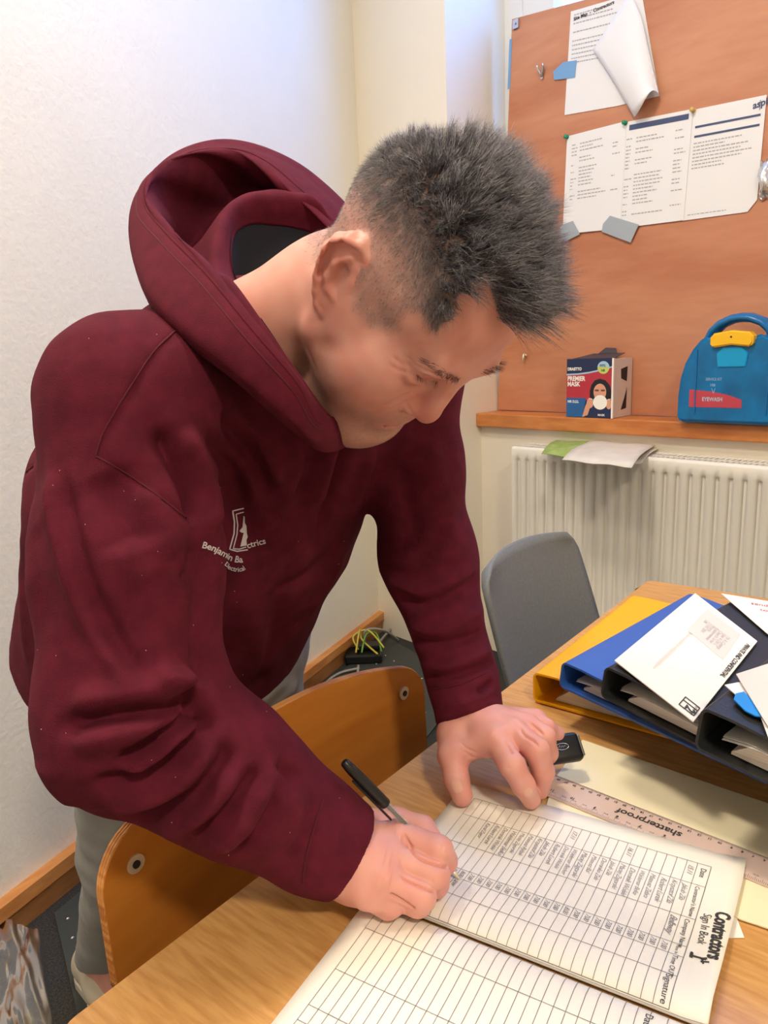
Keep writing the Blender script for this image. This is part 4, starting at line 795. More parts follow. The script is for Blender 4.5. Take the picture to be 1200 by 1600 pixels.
# ------------------------------------------------------------------ head frame (fitted: right, forward, up axes and origin between the ears)
HA = np.array([[-.699, .338, .630], [-.173, -.935, .309], [.694, .107, .712]]); HA, _t = np.linalg.qr(HA); HA = HA * np.sign(np.diag(_t)); HO = np.array([.016, .199, -.677])
def hd(r, f, u): return HO + HA @ np.array([r, f, u])
def hE(c, r, k=.02, op='+'): return (op, k, Ell(hd(*c), r, HA))
def hC(a, b, ra, rb=None, k=.012, op='+'): return (op, k, Cap(hd(*a), hd(*b), ra, rb))
head = [hE((0, -.010, .046), (.0765, .099, .083), 0), hE((0, .040, .052), (.064, .050, .052)), hE((0, .034, -.020), (.060, .058, .066), .03), hE((0, .030, -.055), (.052, .058, .044), .03)]
for s in (-1, 1):
    head += [hC((s * .056, .004, -.058), (s * .020, .076, -.094), .016, .015, .03), hE((s * .045, .058, -.010), (.020, .022, .018), .035), hE((s * .037, .062, -.044), (.026, .025, .030), .035), hE((s * .064, .0, .0), (.012, .03, .04), .02)]
head += [hC((s * .026, .078, -.104), (s * .036, .045, -.122), .018, .022, .03) for s in (-1, 1)] + [hE((0, .066, -.106), (.036, .028, .022), .03)]
head += [hE((0, .0850, -.098), (.022, .017, .018), .02), hC((-.034, .086, .036), (.034, .086, .036), .012, None, .016), hE((0, .083, -.060), (.028, .017, .024), .02)]
for s in (-1, 1): head += [hE((s * .033, .104, .014), (.017, .016, .0125), .012, '-'), hE((s * .0325, .0775, .0135), (.0145, .0130, .0125), .006), hE((s * .033, .0815, .0105), (.0145, .0115, .0085), .003)]
head += [hC((0, .0945, .026), (0, .1065, -.012), .0075, .0095, .010), hE((0, .1060, -.0205), (.0112, .0120, .0108), .008), hC((0, .106, -.023), (0, .094, -.035), .006, .005, .006)]
for s in (-1, 1): head += [hE((s * .0125, .0955, -.0255), (.0078, .011, .0080), .006), hE((s * .0075, .1025, -.035), (.0042, .006, .0035), .002, '-')]
lip = [(-.0245, .0870, -.0615), (-.013, .0962, -.0590), (0, .0992, -.0580), (.013, .0962, -.0590), (.0245, .0870, -.0615)]; low = [(-.0225, .0870, -.0640), (-.012, .0950, -.0675), (0, .0975, -.0687), (.012, .0950, -.0675), (.0225, .0870, -.0640)]
for a, b in zip(lip, lip[1:]): head.append(hC(a, b, .0034, None, .005))
for a, b in zip(low, low[1:]): head.append(hC(a, b, .0040, None, .006))
mid = [(-.0260, .0895, -.0627), (-.013, .1002, -.0630), (0, .1032, -.0630), (.013, .1002, -.0630), (.0260, .0895, -.0627)]
for a, b in zip(mid, mid[1:]): head.append(hC(a, b, .0014, None, .0025, '-'))
head += [hE((0, .101, -.0800), (.02, .008, .005), .010, '-')]
# near ear, laid out on its own tilted plane
EP0 = hd(.080, -.010, .0); EPN = unit(HA @ np.array([.90, .30, -.06]))
def ep(zx, zy, h=0):
    d = np.array([(480 + zx / 3.75 - 600) / FOC, (800 - 350 - zy / 3.75) / FOC, -1.0]); return d * (np.dot(EPN, EP0) / np.dot(EPN, d)) + EPN * h
ex1 = unit(ep(240, 110) - ep(110, 520)); ex2 = np.cross(EPN, ex1); EAX = np.stack([ex2, ex1, EPN], 1)
ear = [('+', 0, Ell(ep(190, 285, -.0075), (.0185, .0305, .0080), EAX)), ('+', .006, Ell(ep(250, 300, -.013), (.014, .022, .012), EAX)), ('+', .005, Ell(ep(100, 455, -.0035), (.0115, .0135, .0058), EAX))]
rim = [(330, 290, -.006), (338, 215, -.005), (300, 138, -.003), (232, 102, -.001), (165, 104, .0), (116, 148, .001), (86, 220, .001), (62, 300, .001), (52, 390, .0), (58, 465, -.001), (85, 510, -.001)]
for a, b in zip(rim, rim[1:]): ear.append(('+', .004, Cap(ep(a[0], a[1], a[2] - .006), ep(b[0], b[1], b[2] - .006), .0060)))
for a, b in zip(rim, rim[1:]): ear.append(('+', .002, Cap(ep(*a), ep(*b), .0040)))
for a, b in (((150, 140), (112, 215)), ((112, 215), (88, 300)), ((150, 140), (215, 130)), ((215, 130), (270, 170))): ear.append(('-', .003, Cap(ep(*a, .0012), ep(*b, .0012), .0038)))
for a, b, r in (((255, 205), (165, 240), .0042), ((165, 240), (118, 310), .0046), ((118, 310), (125, 380), .0046), ((125, 380), (158, 425), .0046)): ear.append(('+', .004, Cap(ep(*a, -.0025), ep(*b, -.0025), r)))
ear += [('-', .004, Ell(ep(210, 335, .002), (.0095, .0160, .0125), EAX)), ('-', .003, Ell(ep(200, 405, .0), (.0045, .010, .008), EAX)), ('+', .004, Ell(ep(272, 350, -.0045), (.0050, .0085, .0062), EAX)), ('+', .004, Ell(ep(285, 268, -.006), (.0065, .005, .006), EAX))]
EARG = Grp(ear); head.append(('+', .005, EARG))
head.append(('+', .006, Ell(hd(-.078, -.012, 0), (.008, .017, .030), HA)))                      # far ear, unseen side
NB = cp(385, 545, .775)
head += [('+', .03, Cap(hd(0, -.030, -.030), hd(0, -.045, -.085), .058, .056)), ('+', .03, Cap(hd(0, -.045, -.085), NB, .057, .066)), ('+', .02, Cap(hd(.045, -.03, -.03), hd(.012, -.01, -.135), .016, .014))]
HV, HQ = mesh_sdf(head, .0016); EARM = np.zeros(len(HV), bool); _n = np.nonzero(((HV - EARG.c) ** 2).sum(1) < (EARG.R + .01) ** 2)[0]; EARM[_n[EARG(HV[_n]) < .0015]] = True
def zz(pts, s=3.75, x0=480, y0=350): return [(x0 + x / s, y0 + y / s) for x, y in pts]
HV = strokes(HV, HQ, [(zz([(575, 800), (640, 870), (700, 905), (775, 922)]), .0017, -.0030), (zz([(585, 840), (640, 905), (700, 940)]), .0022, -.0014), (zz([(580, 775), (650, 835), (720, 868), (790, 885)]), .0014, -.0022), (zz([(610, 800), (680, 860), (760, 890)]), .003, .0012),
    (zz([(612, 985), (560, 1020), (500, 1048), (430, 1072), (370, 1110)]), .0055, -.0024), (zz([(380, 1030), (330, 1100), (330, 1180)]), .005, -.0008), (zz([(470, 1030), (400, 1040), (330, 1050)]), .008, .0008),
    (zz([(640, 700), (720, 760), (820, 820)]), .004, .0012), (zz([(570, 1035), (600, 1090), (625, 1125)]), .0024, -.0016), (zz([(-20, 700), (20, 780), (60, 900)]), .004, -.0012), (zz([(600, 1000), (640, 985), (660, 1010)]), .003, -.0015), (zz([(500, 770), (520, 800), (570, 830)]), .002, -.0008), (zz([(480, 820), (520, 850), (580, 870)]), .002, -.0008)])
# ------------------------------------------------------------------ hands: joints as pixel + height over the floor
def chain(pts, rs, k=.004): return Grp([('+', k, Cap(a, b, ra, rb)) for a, b, ra, rb in zip(pts, pts[1:], rs, rs[1:])])
def J(*l): return [cz(*q) for q in l]
WR = cz(545, 1338, .792)                                             # right (writing) hand
rI, rM, rR, rL_ = J((620, 1306, .800), (684, 1330, .797), (693, 1345, .783), (688, 1358, .770)), J((609, 1341, .797), (680, 1367, .786), (680, 1380, .772), (662, 1382, .765)), J((598, 1375, .791), (659, 1401, .778), (653, 1411, .768), (636, 1409, .764)), J((574, 1394, .780), (612, 1411, .770), (606, 1416, .765), (592, 1412, .764))
rT = J((566, 1290, .782), (620, 1285, .782), (660, 1295, .782), (686, 1330, .774))
palm = [('+', 0, Cap(WR, cz(480, 1315, .80), .031, .034)), ('+', .015, Cap(WR, rI[0], .026, .0150)), ('+', .015, Cap(WR, rM[0], .026, .0155)), ('+', .015, Cap(WR, rR[0], .026, .0150)), ('+', .012, Cap(cz(550, 1365, .782), rL_[0], .024, .0150)), ('+', .012, Cap(cz(560, 1378, .770), cz(600, 1400, .764), .019, .014)), ('+', .015, Cap(cz(560, 1320, .775), rT[1], .024, .014)), ('+', .012, Cap(cz(600, 1350, .772), cz(640, 1372, .768), .018, .013))]
hr = palm + [('+', .005, chain(rL_, (.0120, .0112, .0105, .0095))), ('+', .004, chain(rR, (.0130, .0122, .0115, .0105))), ('+', .0018, chain(rM, (.0138, .0128, .0120, .0106))), ('+', .0018, chain(rI, (.0145, .0138, .0122, .0105))), ('+', .003, chain(rT, (.0160, .0140, .0122, .0108)))]
RV, RQ = mesh_sdf(hr, .0013)
Z5 = lambda pts: [(520 + x / 5.4545, 1240 + y / 5.4545) for x, y in pts]
RV = strokes(RV, RQ, [(Z5([(600, 330), (650, 440), (720, 530), (800, 575), (880, 600), (980, 625)]), .0017, -.0045, 1), (Z5([(575, 690), (640, 740), (740, 785), (870, 840)]), .0017, -.0042, 1), (Z5([(470, 850), (540, 885), (620, 935), (680, 975)]), .0016, -.0035, 1), (Z5([(940, 440), (920, 540)]), .0012, -.0007), (Z5([(905, 690), (890, 760)]), .0012, -.0006), (Z5([(520, 320), (600, 330)]), .009, .0018), (Z5([(440, 540), (500, 560)]), .009, .0018), (Z5([(430, 730), (490, 750)]), .008, .0014), (Z5([(560, 350), (555, 400)]), .0012, -.0006), (Z5([(600, 340), (605, 400)]), .0012, -.0006)])
WL = cz(733, 1128, .803)                                             # left hand, finger tips on the book
lI, lM, lR, lL = J((776, 1158, .814), (800, 1196, .806), (818, 1227, .784), (830, 1249, .7585)), J((802, 1144, .818), (838, 1172, .815), (848, 1205, .788), (843, 1233, .760)), J((822, 1134, .814), (850, 1152, .812), (855, 1176, .790), (846, 1192, .774)), J((836, 1126, .802), (853, 1138, .800), (868, 1150, .788), (866, 1160, .778))
lT = J((712, 1150, .797), (708, 1180, .790), (713, 1216, .774), (722, 1243, .759))
hl = [('+', 0, Cap(WL, cz(722, 1080, .83), .030, .033)), ('+', .015, Cap(WL, lI[0], .027, .0155)), ('+', .015, Cap(WL, lM[0], .026, .0155)), ('+', .015, Cap(WL, lR[0], .025, .0150)), ('+', .012, Cap(WL, lL[0], .022, .0140)), ('+', .014, Cap(WL, lT[0], .026, .020)), ('+', .012, Cap(lT[0], lT[1], .019, .0155)), ('+', .014, Cap(lT[1], lI[0], .012, .012)), ('+', .004, chain(lL, (.0125, .0115, .0105, .0095))), ('+', .004, chain(lR, (.0140, .0128, .0118, .0104))), ('+', .0035, chain(lM, (.0148, .0135, .0124, .0108))), ('+', .0035, chain(lI, (.0145, .0136, .0122, .0104))), ('+', .005, chain(lT, (.0180, .0160, .0140, .0118)))]
LV, LQ = mesh_sdf(hl, .0013)
Z6 = lambda pts: [(680 + x / 5, 1090 + y / 5) for x, y in pts]
LV = strokes(LV, LQ, [(Z6([(560, 350), (590, 420), (610, 440)]), .002, -.003), (Z6([(655, 215), (690, 290), (770, 340), (820, 400)]), .0018, -.0028), (Z6([(735, 190), (800, 250), (850, 300)]), .0016, -.0020), (Z6([(200, 350), (250, 400), (330, 430)]), .0012, -.0010), (Z6([(220, 420), (290, 460)]), .0012, -.0010), (Z6([(240, 460), (330, 470)]), .0012, -.0008), (Z6([(150, 600), (230, 610)]), .0012, -.0008), (Z6([(540, 540), (600, 560)]), .0012, -.0006), (Z6([(420, 280), (560, 360)]), .006, .0010)])
# ------------------------------------------------------------------ body under the clothes, feet
DN = np.array([.041, -.9764, -.2122]); RB = unit(HA[:, 0] - DN * np.dot(HA[:, 0], DN)); FB = np.cross(DN, RB); FB = FB if np.dot(FB, HA[:, 2]) > 0 else -FB
PEL, MIDT, CHE, NKB = np.array([-.284, -.16, -1.09]), np.array([-.20, .02, -.955]), np.array([-.135, .135, -.85]), cp(372, 572, .80)
SR, ER, WRC = np.array([-.232, .096, -.668]), np.array([-.212, -.172, -.625]), WR
SL, EL, WLC = cp(628, 575, .915), cp(668, 875, .940), WL
HR_, HL_ = PEL + RB * .095, PEL - RB * .095
FR_, FL_ = w2c(onz(165, 1535, .03)), None
FL_ = FR_ - RB * .26 + FB * .05
KR, KL = (HR_ + FR_) / 2 + FB * .05, (HL_ + FL_) / 2 + FB * .06
body = [('+', 0, ECap(PEL, MIDT, RB, (.15, .10), (.15, .10))), ('+', .03, ECap(MIDT, CHE, RB, (.15, .10), (.15, .09))), ('+', .03, Cap(CHE, NKB, .08, .06)), ('+', .03, Cap(NKB, SR, .055)), ('+', .03, Cap(NKB, SL, .055)), ('+', .03, Cap(SR, ER, .05, .04)), ('+', .02, Cap(ER, WR, .04, .028)), ('+', .03, Cap(SL, EL, .045, .038)), ('+', .02, Cap(EL, WL, .036, .026))]
up = -DN
for hp_, kn, ft in ((HR_, KR, FR_), (HL_, KL, FL_)):
    an = ft + up * .07; body += [('+', .03, Cap(hp_, kn, .075, .052)), ('+', .02, Cap(kn, an, .050, .034)), ('+', .02, Cap(an, ft + FB * .13 + up * .0, .034, .024)), ('+', .02, Cap(an, ft - FB * .03 + up * .01, .034, .026))]
BV, BQ = mesh_sdf(body, .007)
# ------------------------------------------------------------------ skin: one mesh, colour by place
def hcoord(V): return (V - HO) @ HA
def skin_cols(V, Q, kind):
    base = np.array(srgb(228, 172, 158)[:3]); red = np.array(srgb(206, 112, 98)[:3]); pale = np.array(srgb(226, 174, 146)[:3]); c = np.tile(base, (len(V), 1))
    mixc = lambda c, t, w: c * (1 - w[:, None]) + t * w[:, None]
    n = vnoise(V, 160, 3); c = mixc(c, red, np.clip(.12 + .16 * n, 0, .35))
    g = lambda q, ctr, s: np.exp(-(((q - ctr) / s) ** 2).sum(1))
    if kind == 'head':
        q = hcoord(V); qa = q.copy(); qa[:, 0] = np.abs(qa[:, 0])
        c = mixc(c, red, .45 * g(qa, [.040, .068, -.030], [.030, .03, .028])); c = mixc(c, red, .55 * g(q, [0, .112, -.02], [.018, .02, .018])); c = mixc(c, red, .28 * np.clip((qa[:, 0] - .070) / .010, 0, 1) * (qa[:, 2] < .045)); c = mixc(c, red, .25 * g(qa, [.03, .085, .075], [.05, .04, .03]))
        c = mixc(c, np.array(srgb(196, 96, 92)[:3]), .6 * g(qa, [.008, .098, -.0630], [.014, .012, .0055]))
        c = mixc(c, np.array(srgb(196, 120, 108)[:3]), .5 * g(qa, [.033, .088, .010], [.018, .016, .010]))
        st = np.array(srgb(128, 104, 90)[:3]); m = np.clip((-.030 - q[:, 2]) / .028, 0, 1) * np.clip((q[:, 1] - .0) / .03, 0, 1) * (1 - g(qa, [.008, .098, -.0630], [.016, .012, .007])); m = np.maximum(m, .8 * g(qa, [.012, .096, -.048], [.02, .014, .006]))
        c = mixc(c, st, .50 * m * (.75 + .5 * np.random.rand(len(V))).clip(0, 1))
        sc = np.array(srgb(140, 124, 118)[:3]); w, L = scalp(q); w = np.where(EARM, 0, w); c = mixc(c, sc, np.clip(w * np.interp(L, [.003, .012], [.40, .78]) * (.85 + .3 * np.random.rand(len(V))), 0, .9)); c = np.where(EARM[:, None], mixc(c, red, np.full(len(V), .10)), c)
        c = mixc(c, pale, .35 * g(qa, [.06, -.02, -.09], [.04, .06, .04]))
    elif kind == 'hand':
        c = mixc(c, red, .15 + 0 * n)
    return np.clip(c, 0, 1)
def scalp(q):
    """weight and length of the hair at head coordinates"""
    r, f, u = np.abs(q[:, 0]), q[:, 1], q[:, 2]
    sm = lambda x, a, b: (lambda t: t * t * (3 - 2 * t))(np.clip((x - a) / (b - a), 0, 1))
    front = np.interp(r, [0, .012, .019, .026, .030, .041, .048, .051, .054, .060, .066, .076], [.077, .073, .066, .054, .044, .046, .052, .064, .070, .062, .050, .038])      # forward limit of the hairline at the forehead by |r|
    low = np.interp(f, [-.12, -.09, -.05, -.02, .004, .02, .036, .050, .062, .070, .1], [-.055, -.060, -.040, .012, .016, .002, .006, .022, .038, .056, .085])
    w = sm(u - low, -.004, .016) * (1 - sm(f - front - .35 * np.maximum(0, .1 - u) * 0, -.004, .004) * (u > .0)) * sm(u, -.075, -.05)
    w = w * (1 - (f > front + .004)); w = np.where((f > .03) & (u < .05) & (r < .045), 0, w)
    top = sm(u + .25 * f, .075, .118) * (1 - sm(r, .046, .068)); vv = np.where(f > 0, u + .1 * f, u - .38 * f); L = .0030 + .003 * sm(f, .035, .06) + .012 * sm(vv, .052, .116) + .022 * top * (1 + .45 * sm(f, .02, .07))
    return w, L
pm = bpy.data.materials.new('skin'); pm.use_nodes = True; nt = pm.node_tree; pb = nt.nodes['Principled BSDF']; at_ = nt.nodes.new('ShaderNodeAttribute'); at_.attribute_name = 'Col'
tc = nt.nodes.new('ShaderNodeTexCoord'); n1 = nt.nodes.new('ShaderNodeTexNoise'); n1.inputs['Scale'].default_value = 900; n1.inputs['Detail'].default_value = 2; nt.links.new(tc.outputs['Object'], n1.inputs['Vector'])
bp_ = nt.nodes.new('ShaderNodeBump'); bp_.inputs['Strength'].default_value = .12; bp_.inputs['Distance'].default_value = .001; nt.links.new(n1.outputs[0], bp_.inputs['Height']); nt.links.new(bp_.outputs[0], pb.inputs['Normal'])
nt.links.new(at_.outputs['Color'], pb.inputs['Base Color']); pb.inputs['Roughness'].default_value = .5; pb.inputs['Specular IOR Level'].default_value = .35; pb.inputs['Subsurface Weight'].default_value = .25; pb.inputs['Subsurface Radius'].default_value = (.010, .004, .002); pb.inputs['Subsurface Scale'].default_value = .6
M['skin'] = pm
allV, allQ, allC, n = [], [], [], 0
for V, Q, kd in ((HV, HQ, 'head'), (RV, RQ, 'hand'), (LV, LQ, 'hand'), (BV, BQ, 'body')): allV.append(V); allQ.append(Q + n); allC.append(skin_cols(V, Q, kd)); n += len(V)
man_loc = c2w(FR_ * .5 + FL_ * .5) * [1, 1, 0]
man = obj('person', c2w(np.concatenate(allV)), np.concatenate(allQ), M['skin'], None, True, org=man_loc)
tag(man, 'man with short greying spiky hair bending over the table, writing in the book', 'person')
ca = man.data.color_attributes.new('Col', 'FLOAT_COLOR', 'POINT'); ca.data.foreach_set('color', np.concatenate([np.concatenate(allC), np.ones((n, 1))], 1).astype(np.float32).ravel())
# ------------------------------------------------------------------ hair: tapered strands rooted in the scalp
def strand_mesh(roots, dirs, lens, wid, curl, seg=3, seed=1):
    r = np.random.RandomState(seed); n = len(roots); d = dirs / np.linalg.norm(dirs, axis=1)[:, None]; side = np.cross(d, r.normal(size=(n, 3))); side /= np.linalg.norm(side, axis=1)[:, None]; s2 = np.cross(d, side)
    V = np.zeros((n, seg * 3 + 1, 3)); k = np.arange(3) * 2 * math.pi / 3
    for j in range(seg):
        t = j / seg; c = roots + d * (lens * t)[:, None] + side * (curl * lens * t * t)[:, None]; w = wid * (1 - .75 * t)
        for q in range(3): V[:, j * 3 + q] = c + (side * math.cos(k[q]) + s2 * math.sin(k[q])) * (w[:, None] if np.ndim(w) else w)
    V[:, -1] = roots + d * lens[:, None] + side * (curl * lens)[:, None]
    f = [(j * 3 + q, j * 3 + (q + 1) % 3, (j + 1) * 3 + (q + 1) % 3, (j + 1) * 3 + q) for j in range(seg - 1) for q in range(3)]; tri = [((seg - 1) * 3 + q, (seg - 1) * 3 + (q + 1) % 3, seg * 3) for q in range(3)]
    m = seg * 3 + 1; base = (np.arange(n) * m)[:, None, None]; F4 = (base + np.array(f)[None]).reshape(-1, 4) if f else np.zeros((0, 4), int); F3 = (base + np.array(tri)[None]).reshape(-1, 3)
    return V.reshape(-1, 3), F4, F3
def np_obj(name, V, F4, F3, mat, parent, smooth=True):
    c = _origin(V); me = bpy.data.meshes.new(name); nv = len(V); me.vertices.add(nv); me.vertices.foreach_set('co', (V - c).astype(np.float32).ravel())
    L = np.concatenate([F4.ravel(), F3.ravel()]).astype(np.int32); me.loops.add(len(L)); me.loops.foreach_set('vertex_index', L)
    nf = len(F4) + len(F3); me.polygons.add(nf); st = np.concatenate([np.arange(len(F4)) * 4, len(F4) * 4 + np.arange(len(F3)) * 3]).astype(np.int32); me.polygons.foreach_set('loop_start', st)
    me.update(calc_edges=True); me.materials.append(mat); me.polygons.foreach_set('use_smooth', [smooth] * nf)
    o = bpy.data.objects.new(name, me); COL.objects.link(o); LOC[o.name] = c; o.parent = parent; o.location = c - LOC[parent.name]; return o
M['hair'] = mat('greying_brown_hair', srgb(154, 152, 162), .36, spec=.6, var=.5, vscale=420, col2=srgb(80, 75, 80), detail=0)
M['hairlight'] = mat('silver_hair', srgb(190, 186, 186), .35, spec=.5)
M['stub'] = mat('grey_brown_stubble', srgb(120, 104, 94), .5, var=.5, vscale=900, col2=srgb(196, 184, 172), detail=0)
M['browhair'] = mat('dark_brow_hair', srgb(84, 64, 56), .5)
HN = normals(HV, HQ); hq = hcoord(HV); hw, hl_ = scalp(hq); rs = np.random.RandomState(9)
def pick(weight, num):
    p = weight / weight.sum(); return rs.choice(len(p), num, p=p)
hw = np.where(EARM, 0, hw); topm = np.clip((hl_ - .012) / .01, 0, 1) * hw
ci_ = rs.choice(len(HV), 460, p=topm / topm.sum()); CL = HV[ci_]; ctop = np.clip((hl_[ci_] - .012) / .018, 0, 1)[:, None]
CD = HN[ci_] * .95 + HA[:, 1][None] * .30 * ctop + HA[:, 2][None] * .22 * ctop + rs.normal(size=CL.shape) * .34; CD /= np.linalg.norm(CD, axis=1)[:, None]; CLL = hl_[ci_] * rs.uniform(.8, 1.25, len(ci_))
def hair(name, num, mask, m, lmul, wid, seed, seg, clump=0):
    i = pick(mask, num); rt = HV[i] + rs.normal(size=(num, 3)) * .0006; q = hq[i]; N = HN[i]
    U, F_, R_ = HA[:, 2], HA[:, 1], HA[:, 0]; L = hl_[i] * lmul * rs.uniform(.65, 1.15, num); top = np.clip((hl_[i] - .012) / .02, 0, 1)[:, None]
    wob = np.stack([vnoise(rt, 300, s) for s in (1, 2, 3)], 1)
    D = N * (.62 + .4 * top) + F_[None] * (.30 * top) + U[None] * (.22 * top) + wob * .22 + rs.normal(size=(num, 3)) * (.15 + .03 * top) + (1 - top) * (F_[None] * .45 - U[None] * .40)
    D /= np.linalg.norm(D, axis=1)[:, None]
    if clump:
        k = np.concatenate([((rt[s:s + 2000, None] - CL[None]) ** 2).sum(2).argmin(1) for s in range(0, num, 2000)]); tip_ = CL[k] + CD[k] * CLL[k][:, None] + (rt - CL[k]) * .28; tip_ = tip_ + rs.normal(size=(num, 3)) * .0016
        wgt = clump * rs.uniform(.6, 1, num)[:, None]; e_ = (rt + D * L[:, None]) * (1 - wgt) + tip_ * wgt; D = e_ - rt; L = np.linalg.norm(D, axis=1)
    V, F4, F3 = strand_mesh(rt - N * .001, D, L, np.full(num, wid) * rs.uniform(.7, 1.2, num), .18, seg, seed)
    o = np_obj(name, c2w(V), F4, F3, m, man); o['kind'] = 'stuff'; return o
side = hw * (1 - topm * .85) * (hw > .2) * hw * np.interp(hl_, [.003, .011], [.55, .95])
hair('hair', 13000, topm, M['hair'], 1.0, .00034, 1, 3, .95); hair('cropped_hair', 36000, side, M['hair'], 1.0, .000125, 2, 2); hair('grey_hair', 3200, topm, M['hairlight'], 1.08, .00026, 3, 3, .7); hair('grey_hair', 12000, side, M['hairlight'], 1.0, .00011, 4, 2)
HT = bvh(HV, HQ)
def px_hairs(name, lines, num, L, wid, dirf, m, spread, seed):
    r = np.random.RandomState(seed); rt, D = [], []
    for ln in lines:
        p, nn = pxline(HT, ln, 2)
        if len(p) < 2: continue
        for k in range(num):
            i = r.randint(len(p)); t = unit(p[min(i + 1, len(p) - 1)] - p[max(i - 1, 0)]); sd = np.cross(nn[i], t); rt.append(p[i] + sd * r.uniform(-1, 1) * spread); D.append(unit(dirf(t, nn[i], sd)) + r.normal(size=3) * .15)
    V, F4, F3 = strand_mesh(np.array(rt), np.array(D), np.full(len(rt), L) * r.uniform(.7, 1.2, len(rt)), np.full(len(rt), wid), .2, 3, seed)
    o = np_obj(name, c2w(V), F4, F3, m, man); o['kind'] = 'stuff'
px_hairs('eyebrow', [zz([(690, 800), (740, 832), (800, 872), (860, 905)])], 55, .0075, .00018, lambda t, n, s: t * -.7 + n * .35, M['browhair'], .0028, 4)
px_hairs('eyebrow', [zz([(770, 865), (820, 890), (880, 912)])], 75, .0075, .0002, lambda t, n, s: t * -.5 + n * .4, M['browhair'], .0030, 5)
px_hairs('eyelashes', [zz([(640, 880), (690, 908), (765, 922)])], 40, .0075, .00012, lambda t, n, s: HA[:, 1] * .8 - HA[:, 2] * .55 + n * .2, M['browhair'], .0003, 6)
# far eyebrow tip
q = np.abs(hq[:, 2] - .044) < .003; far = np.nonzero(q & (hq[:, 0] < -.012) & (hq[:, 0] > -.045) & (hq[:, 1] > .07))[0]; ii = rs.choice(far, 70)
V, F4, F3 = strand_mesh(HV[ii], HN[ii] * .6 - HA[:, 0][None] * .5 + HA[:, 2][None] * .3, np.full(70, .008), np.full(70, .00018), .2, 3, 8); np_obj('eyebrow', c2w(V), F4, F3, M['browhair'], man)['kind'] = 'stuff'
# stubble on jaw, chin and upper lip
qa = hq.copy(); qa[:, 0] = np.abs(qa[:, 0]); bw = np.clip((-.030 - qa[:, 2]) / .028, 0, 1) * np.clip((qa[:, 1] - .0) / .03, 0, 1) * (1 - np.exp(-(((qa - [.008, .098, -.0630]) / [.016, .012, .006]) ** 2).sum(1))) * (hq[:, 0] > -.04)
ii = pick(bw, 5200); V, F4, F3 = strand_mesh(HV[ii] - HN[ii] * .0003, HN[ii] * .7 - HA[:, 2][None] * .6 + rs.normal(size=(5200, 3)) * .3, rs.uniform(.0010, .0021, 5200), np.full(5200, .00007), .1, 1, 21)
np_obj('stubble', c2w(V), F4, F3, M['stub'], man)['kind'] = 'stuff'
# finger nails
M['nail'] = mat('finger_nail', srgb(228, 176, 156), .25)
nails = [(LV, LQ, 714, 1229, (722, 1246), .0058, .0068), (LV, LQ, 826, 1239, (832, 1253), .0050, .0062)]
for V, Q, x, y, tip, w, l in nails:
    t = bvh(V, Q); p, nn = cast(t, x, y); a = cp(*tip, -p[2]) - p; a = unit(a - nn * np.dot(a, nn)); s = np.cross(nn, a); g = []; m = 9
    for i in range(m):
        for j in range(m):
            u, v = -1 + 2 * i / (m - 1), -1 + 2 * j / (m - 1); uu, vv = u * math.sqrt(1 - v * v / 2.6), v * math.sqrt(1 - u * u / 2.6); loc = t.find_nearest(Vector(p + s * uu * w + a * vv * l)); g.append(np.array(loc[0]) + np.array(loc[1]) * .0006)
    B().grid(c2w(np.array(g)).reshape(m, m, 3)).obj('fingernail', M['nail'], man, True)
# ================================================================== clothes
M['hoodie'] = mat('wine_red_fleece', srgb(96, 27, 44), .92, spec=.2, var=.22, vscale=55, bump=.25, bscale=900, col2=srgb(82, 22, 37), sheen=.25)
M['hoodin'] = mat('wine_red_lining', srgb(92, 24, 40), .95, spec=.15, var=.3, vscale=40, bump=.3, bscale=500, col2=srgb(64, 14, 28))
M['seam'] = mat('wine_red_stitching', srgb(82, 16, 32), .9)
M['lint'] = mat('pale_lint', srgb(220, 196, 190), .8)
M['logo'] = mat('white_logo_print', srgb(206, 200, 206), .7)
M['trouser'] = mat('grey_trouser_cloth', srgb(166, 168, 166), .85, var=.12, vscale=30, bump=.2, bscale=700)
M['shoe'] = mat('beige_shoe', srgb(214, 206, 186), .7, bump=.2, bscale=400); M['sole'] = mat('pale_sole', srgb(226, 220, 206), .6)
SH = np.array([0, 0, 0])
PELb = PEL + RB * .01
def cuffcap(a, b, ra, rb): return Flat(Cap(a, b + unit(b - a) * .05, ra, rb), b, b - a)
cR = cz(546, 1332, .792); cR0 = cz(490, 1300, .815); cL = cz(737, 1126, .806); cL0 = cp(722, 1058, .905)
PH, MH = PEL + np.array([-.032, 0, 0]), MIDT + np.array([-.028, 0, 0])
hood_body = [('+', 0, Flat(ECap(PH - unit(MIDT - PEL) * .06, MH, RB, (.215, .185), (.212, .182)), PH - unit(MIDT - PEL) * .05, PEL - MIDT)),
  ('+', .04, ECap(MH, CHE, RB, (.212, .180), (.180, .125))), ('+', .05, ECap(CHE, NKB - FB * .02, RB, (.175, .115), (.115, .070))),
  ('+', .05, Cap(NKB, SR - RB * .015, .058, .070)), ('+', .05, Cap(NKB, SL + RB * .01, .058, .068)),
  ('+', .045, Cap(SR, (SR + ER) / 2 + RB * .002, .076, .075)), ('+', .03, Cap((SR + ER) / 2 + RB * .002, ER, .075, .073)),
  ('+', .03, Cap(ER, (ER + cR0) / 2, .073, .060)), ('+', .03, Cap((ER + cR0) / 2, cR0, .060, .050)), ('+', .012, cuffcap(cR0, cR, .046, .040)),
  ('+', .045, Cap(SL, (SL + EL) / 2, .068, .057)), ('+', .03, Cap((SL + EL) / 2, EL, .057, .056)), ('+', .03, Cap(EL, cL0, .055, .044)), ('+', .012, cuffcap(cL0, cL, .042, .039))]
GV, GQ = mesh_sdf(hood_body, .0036)
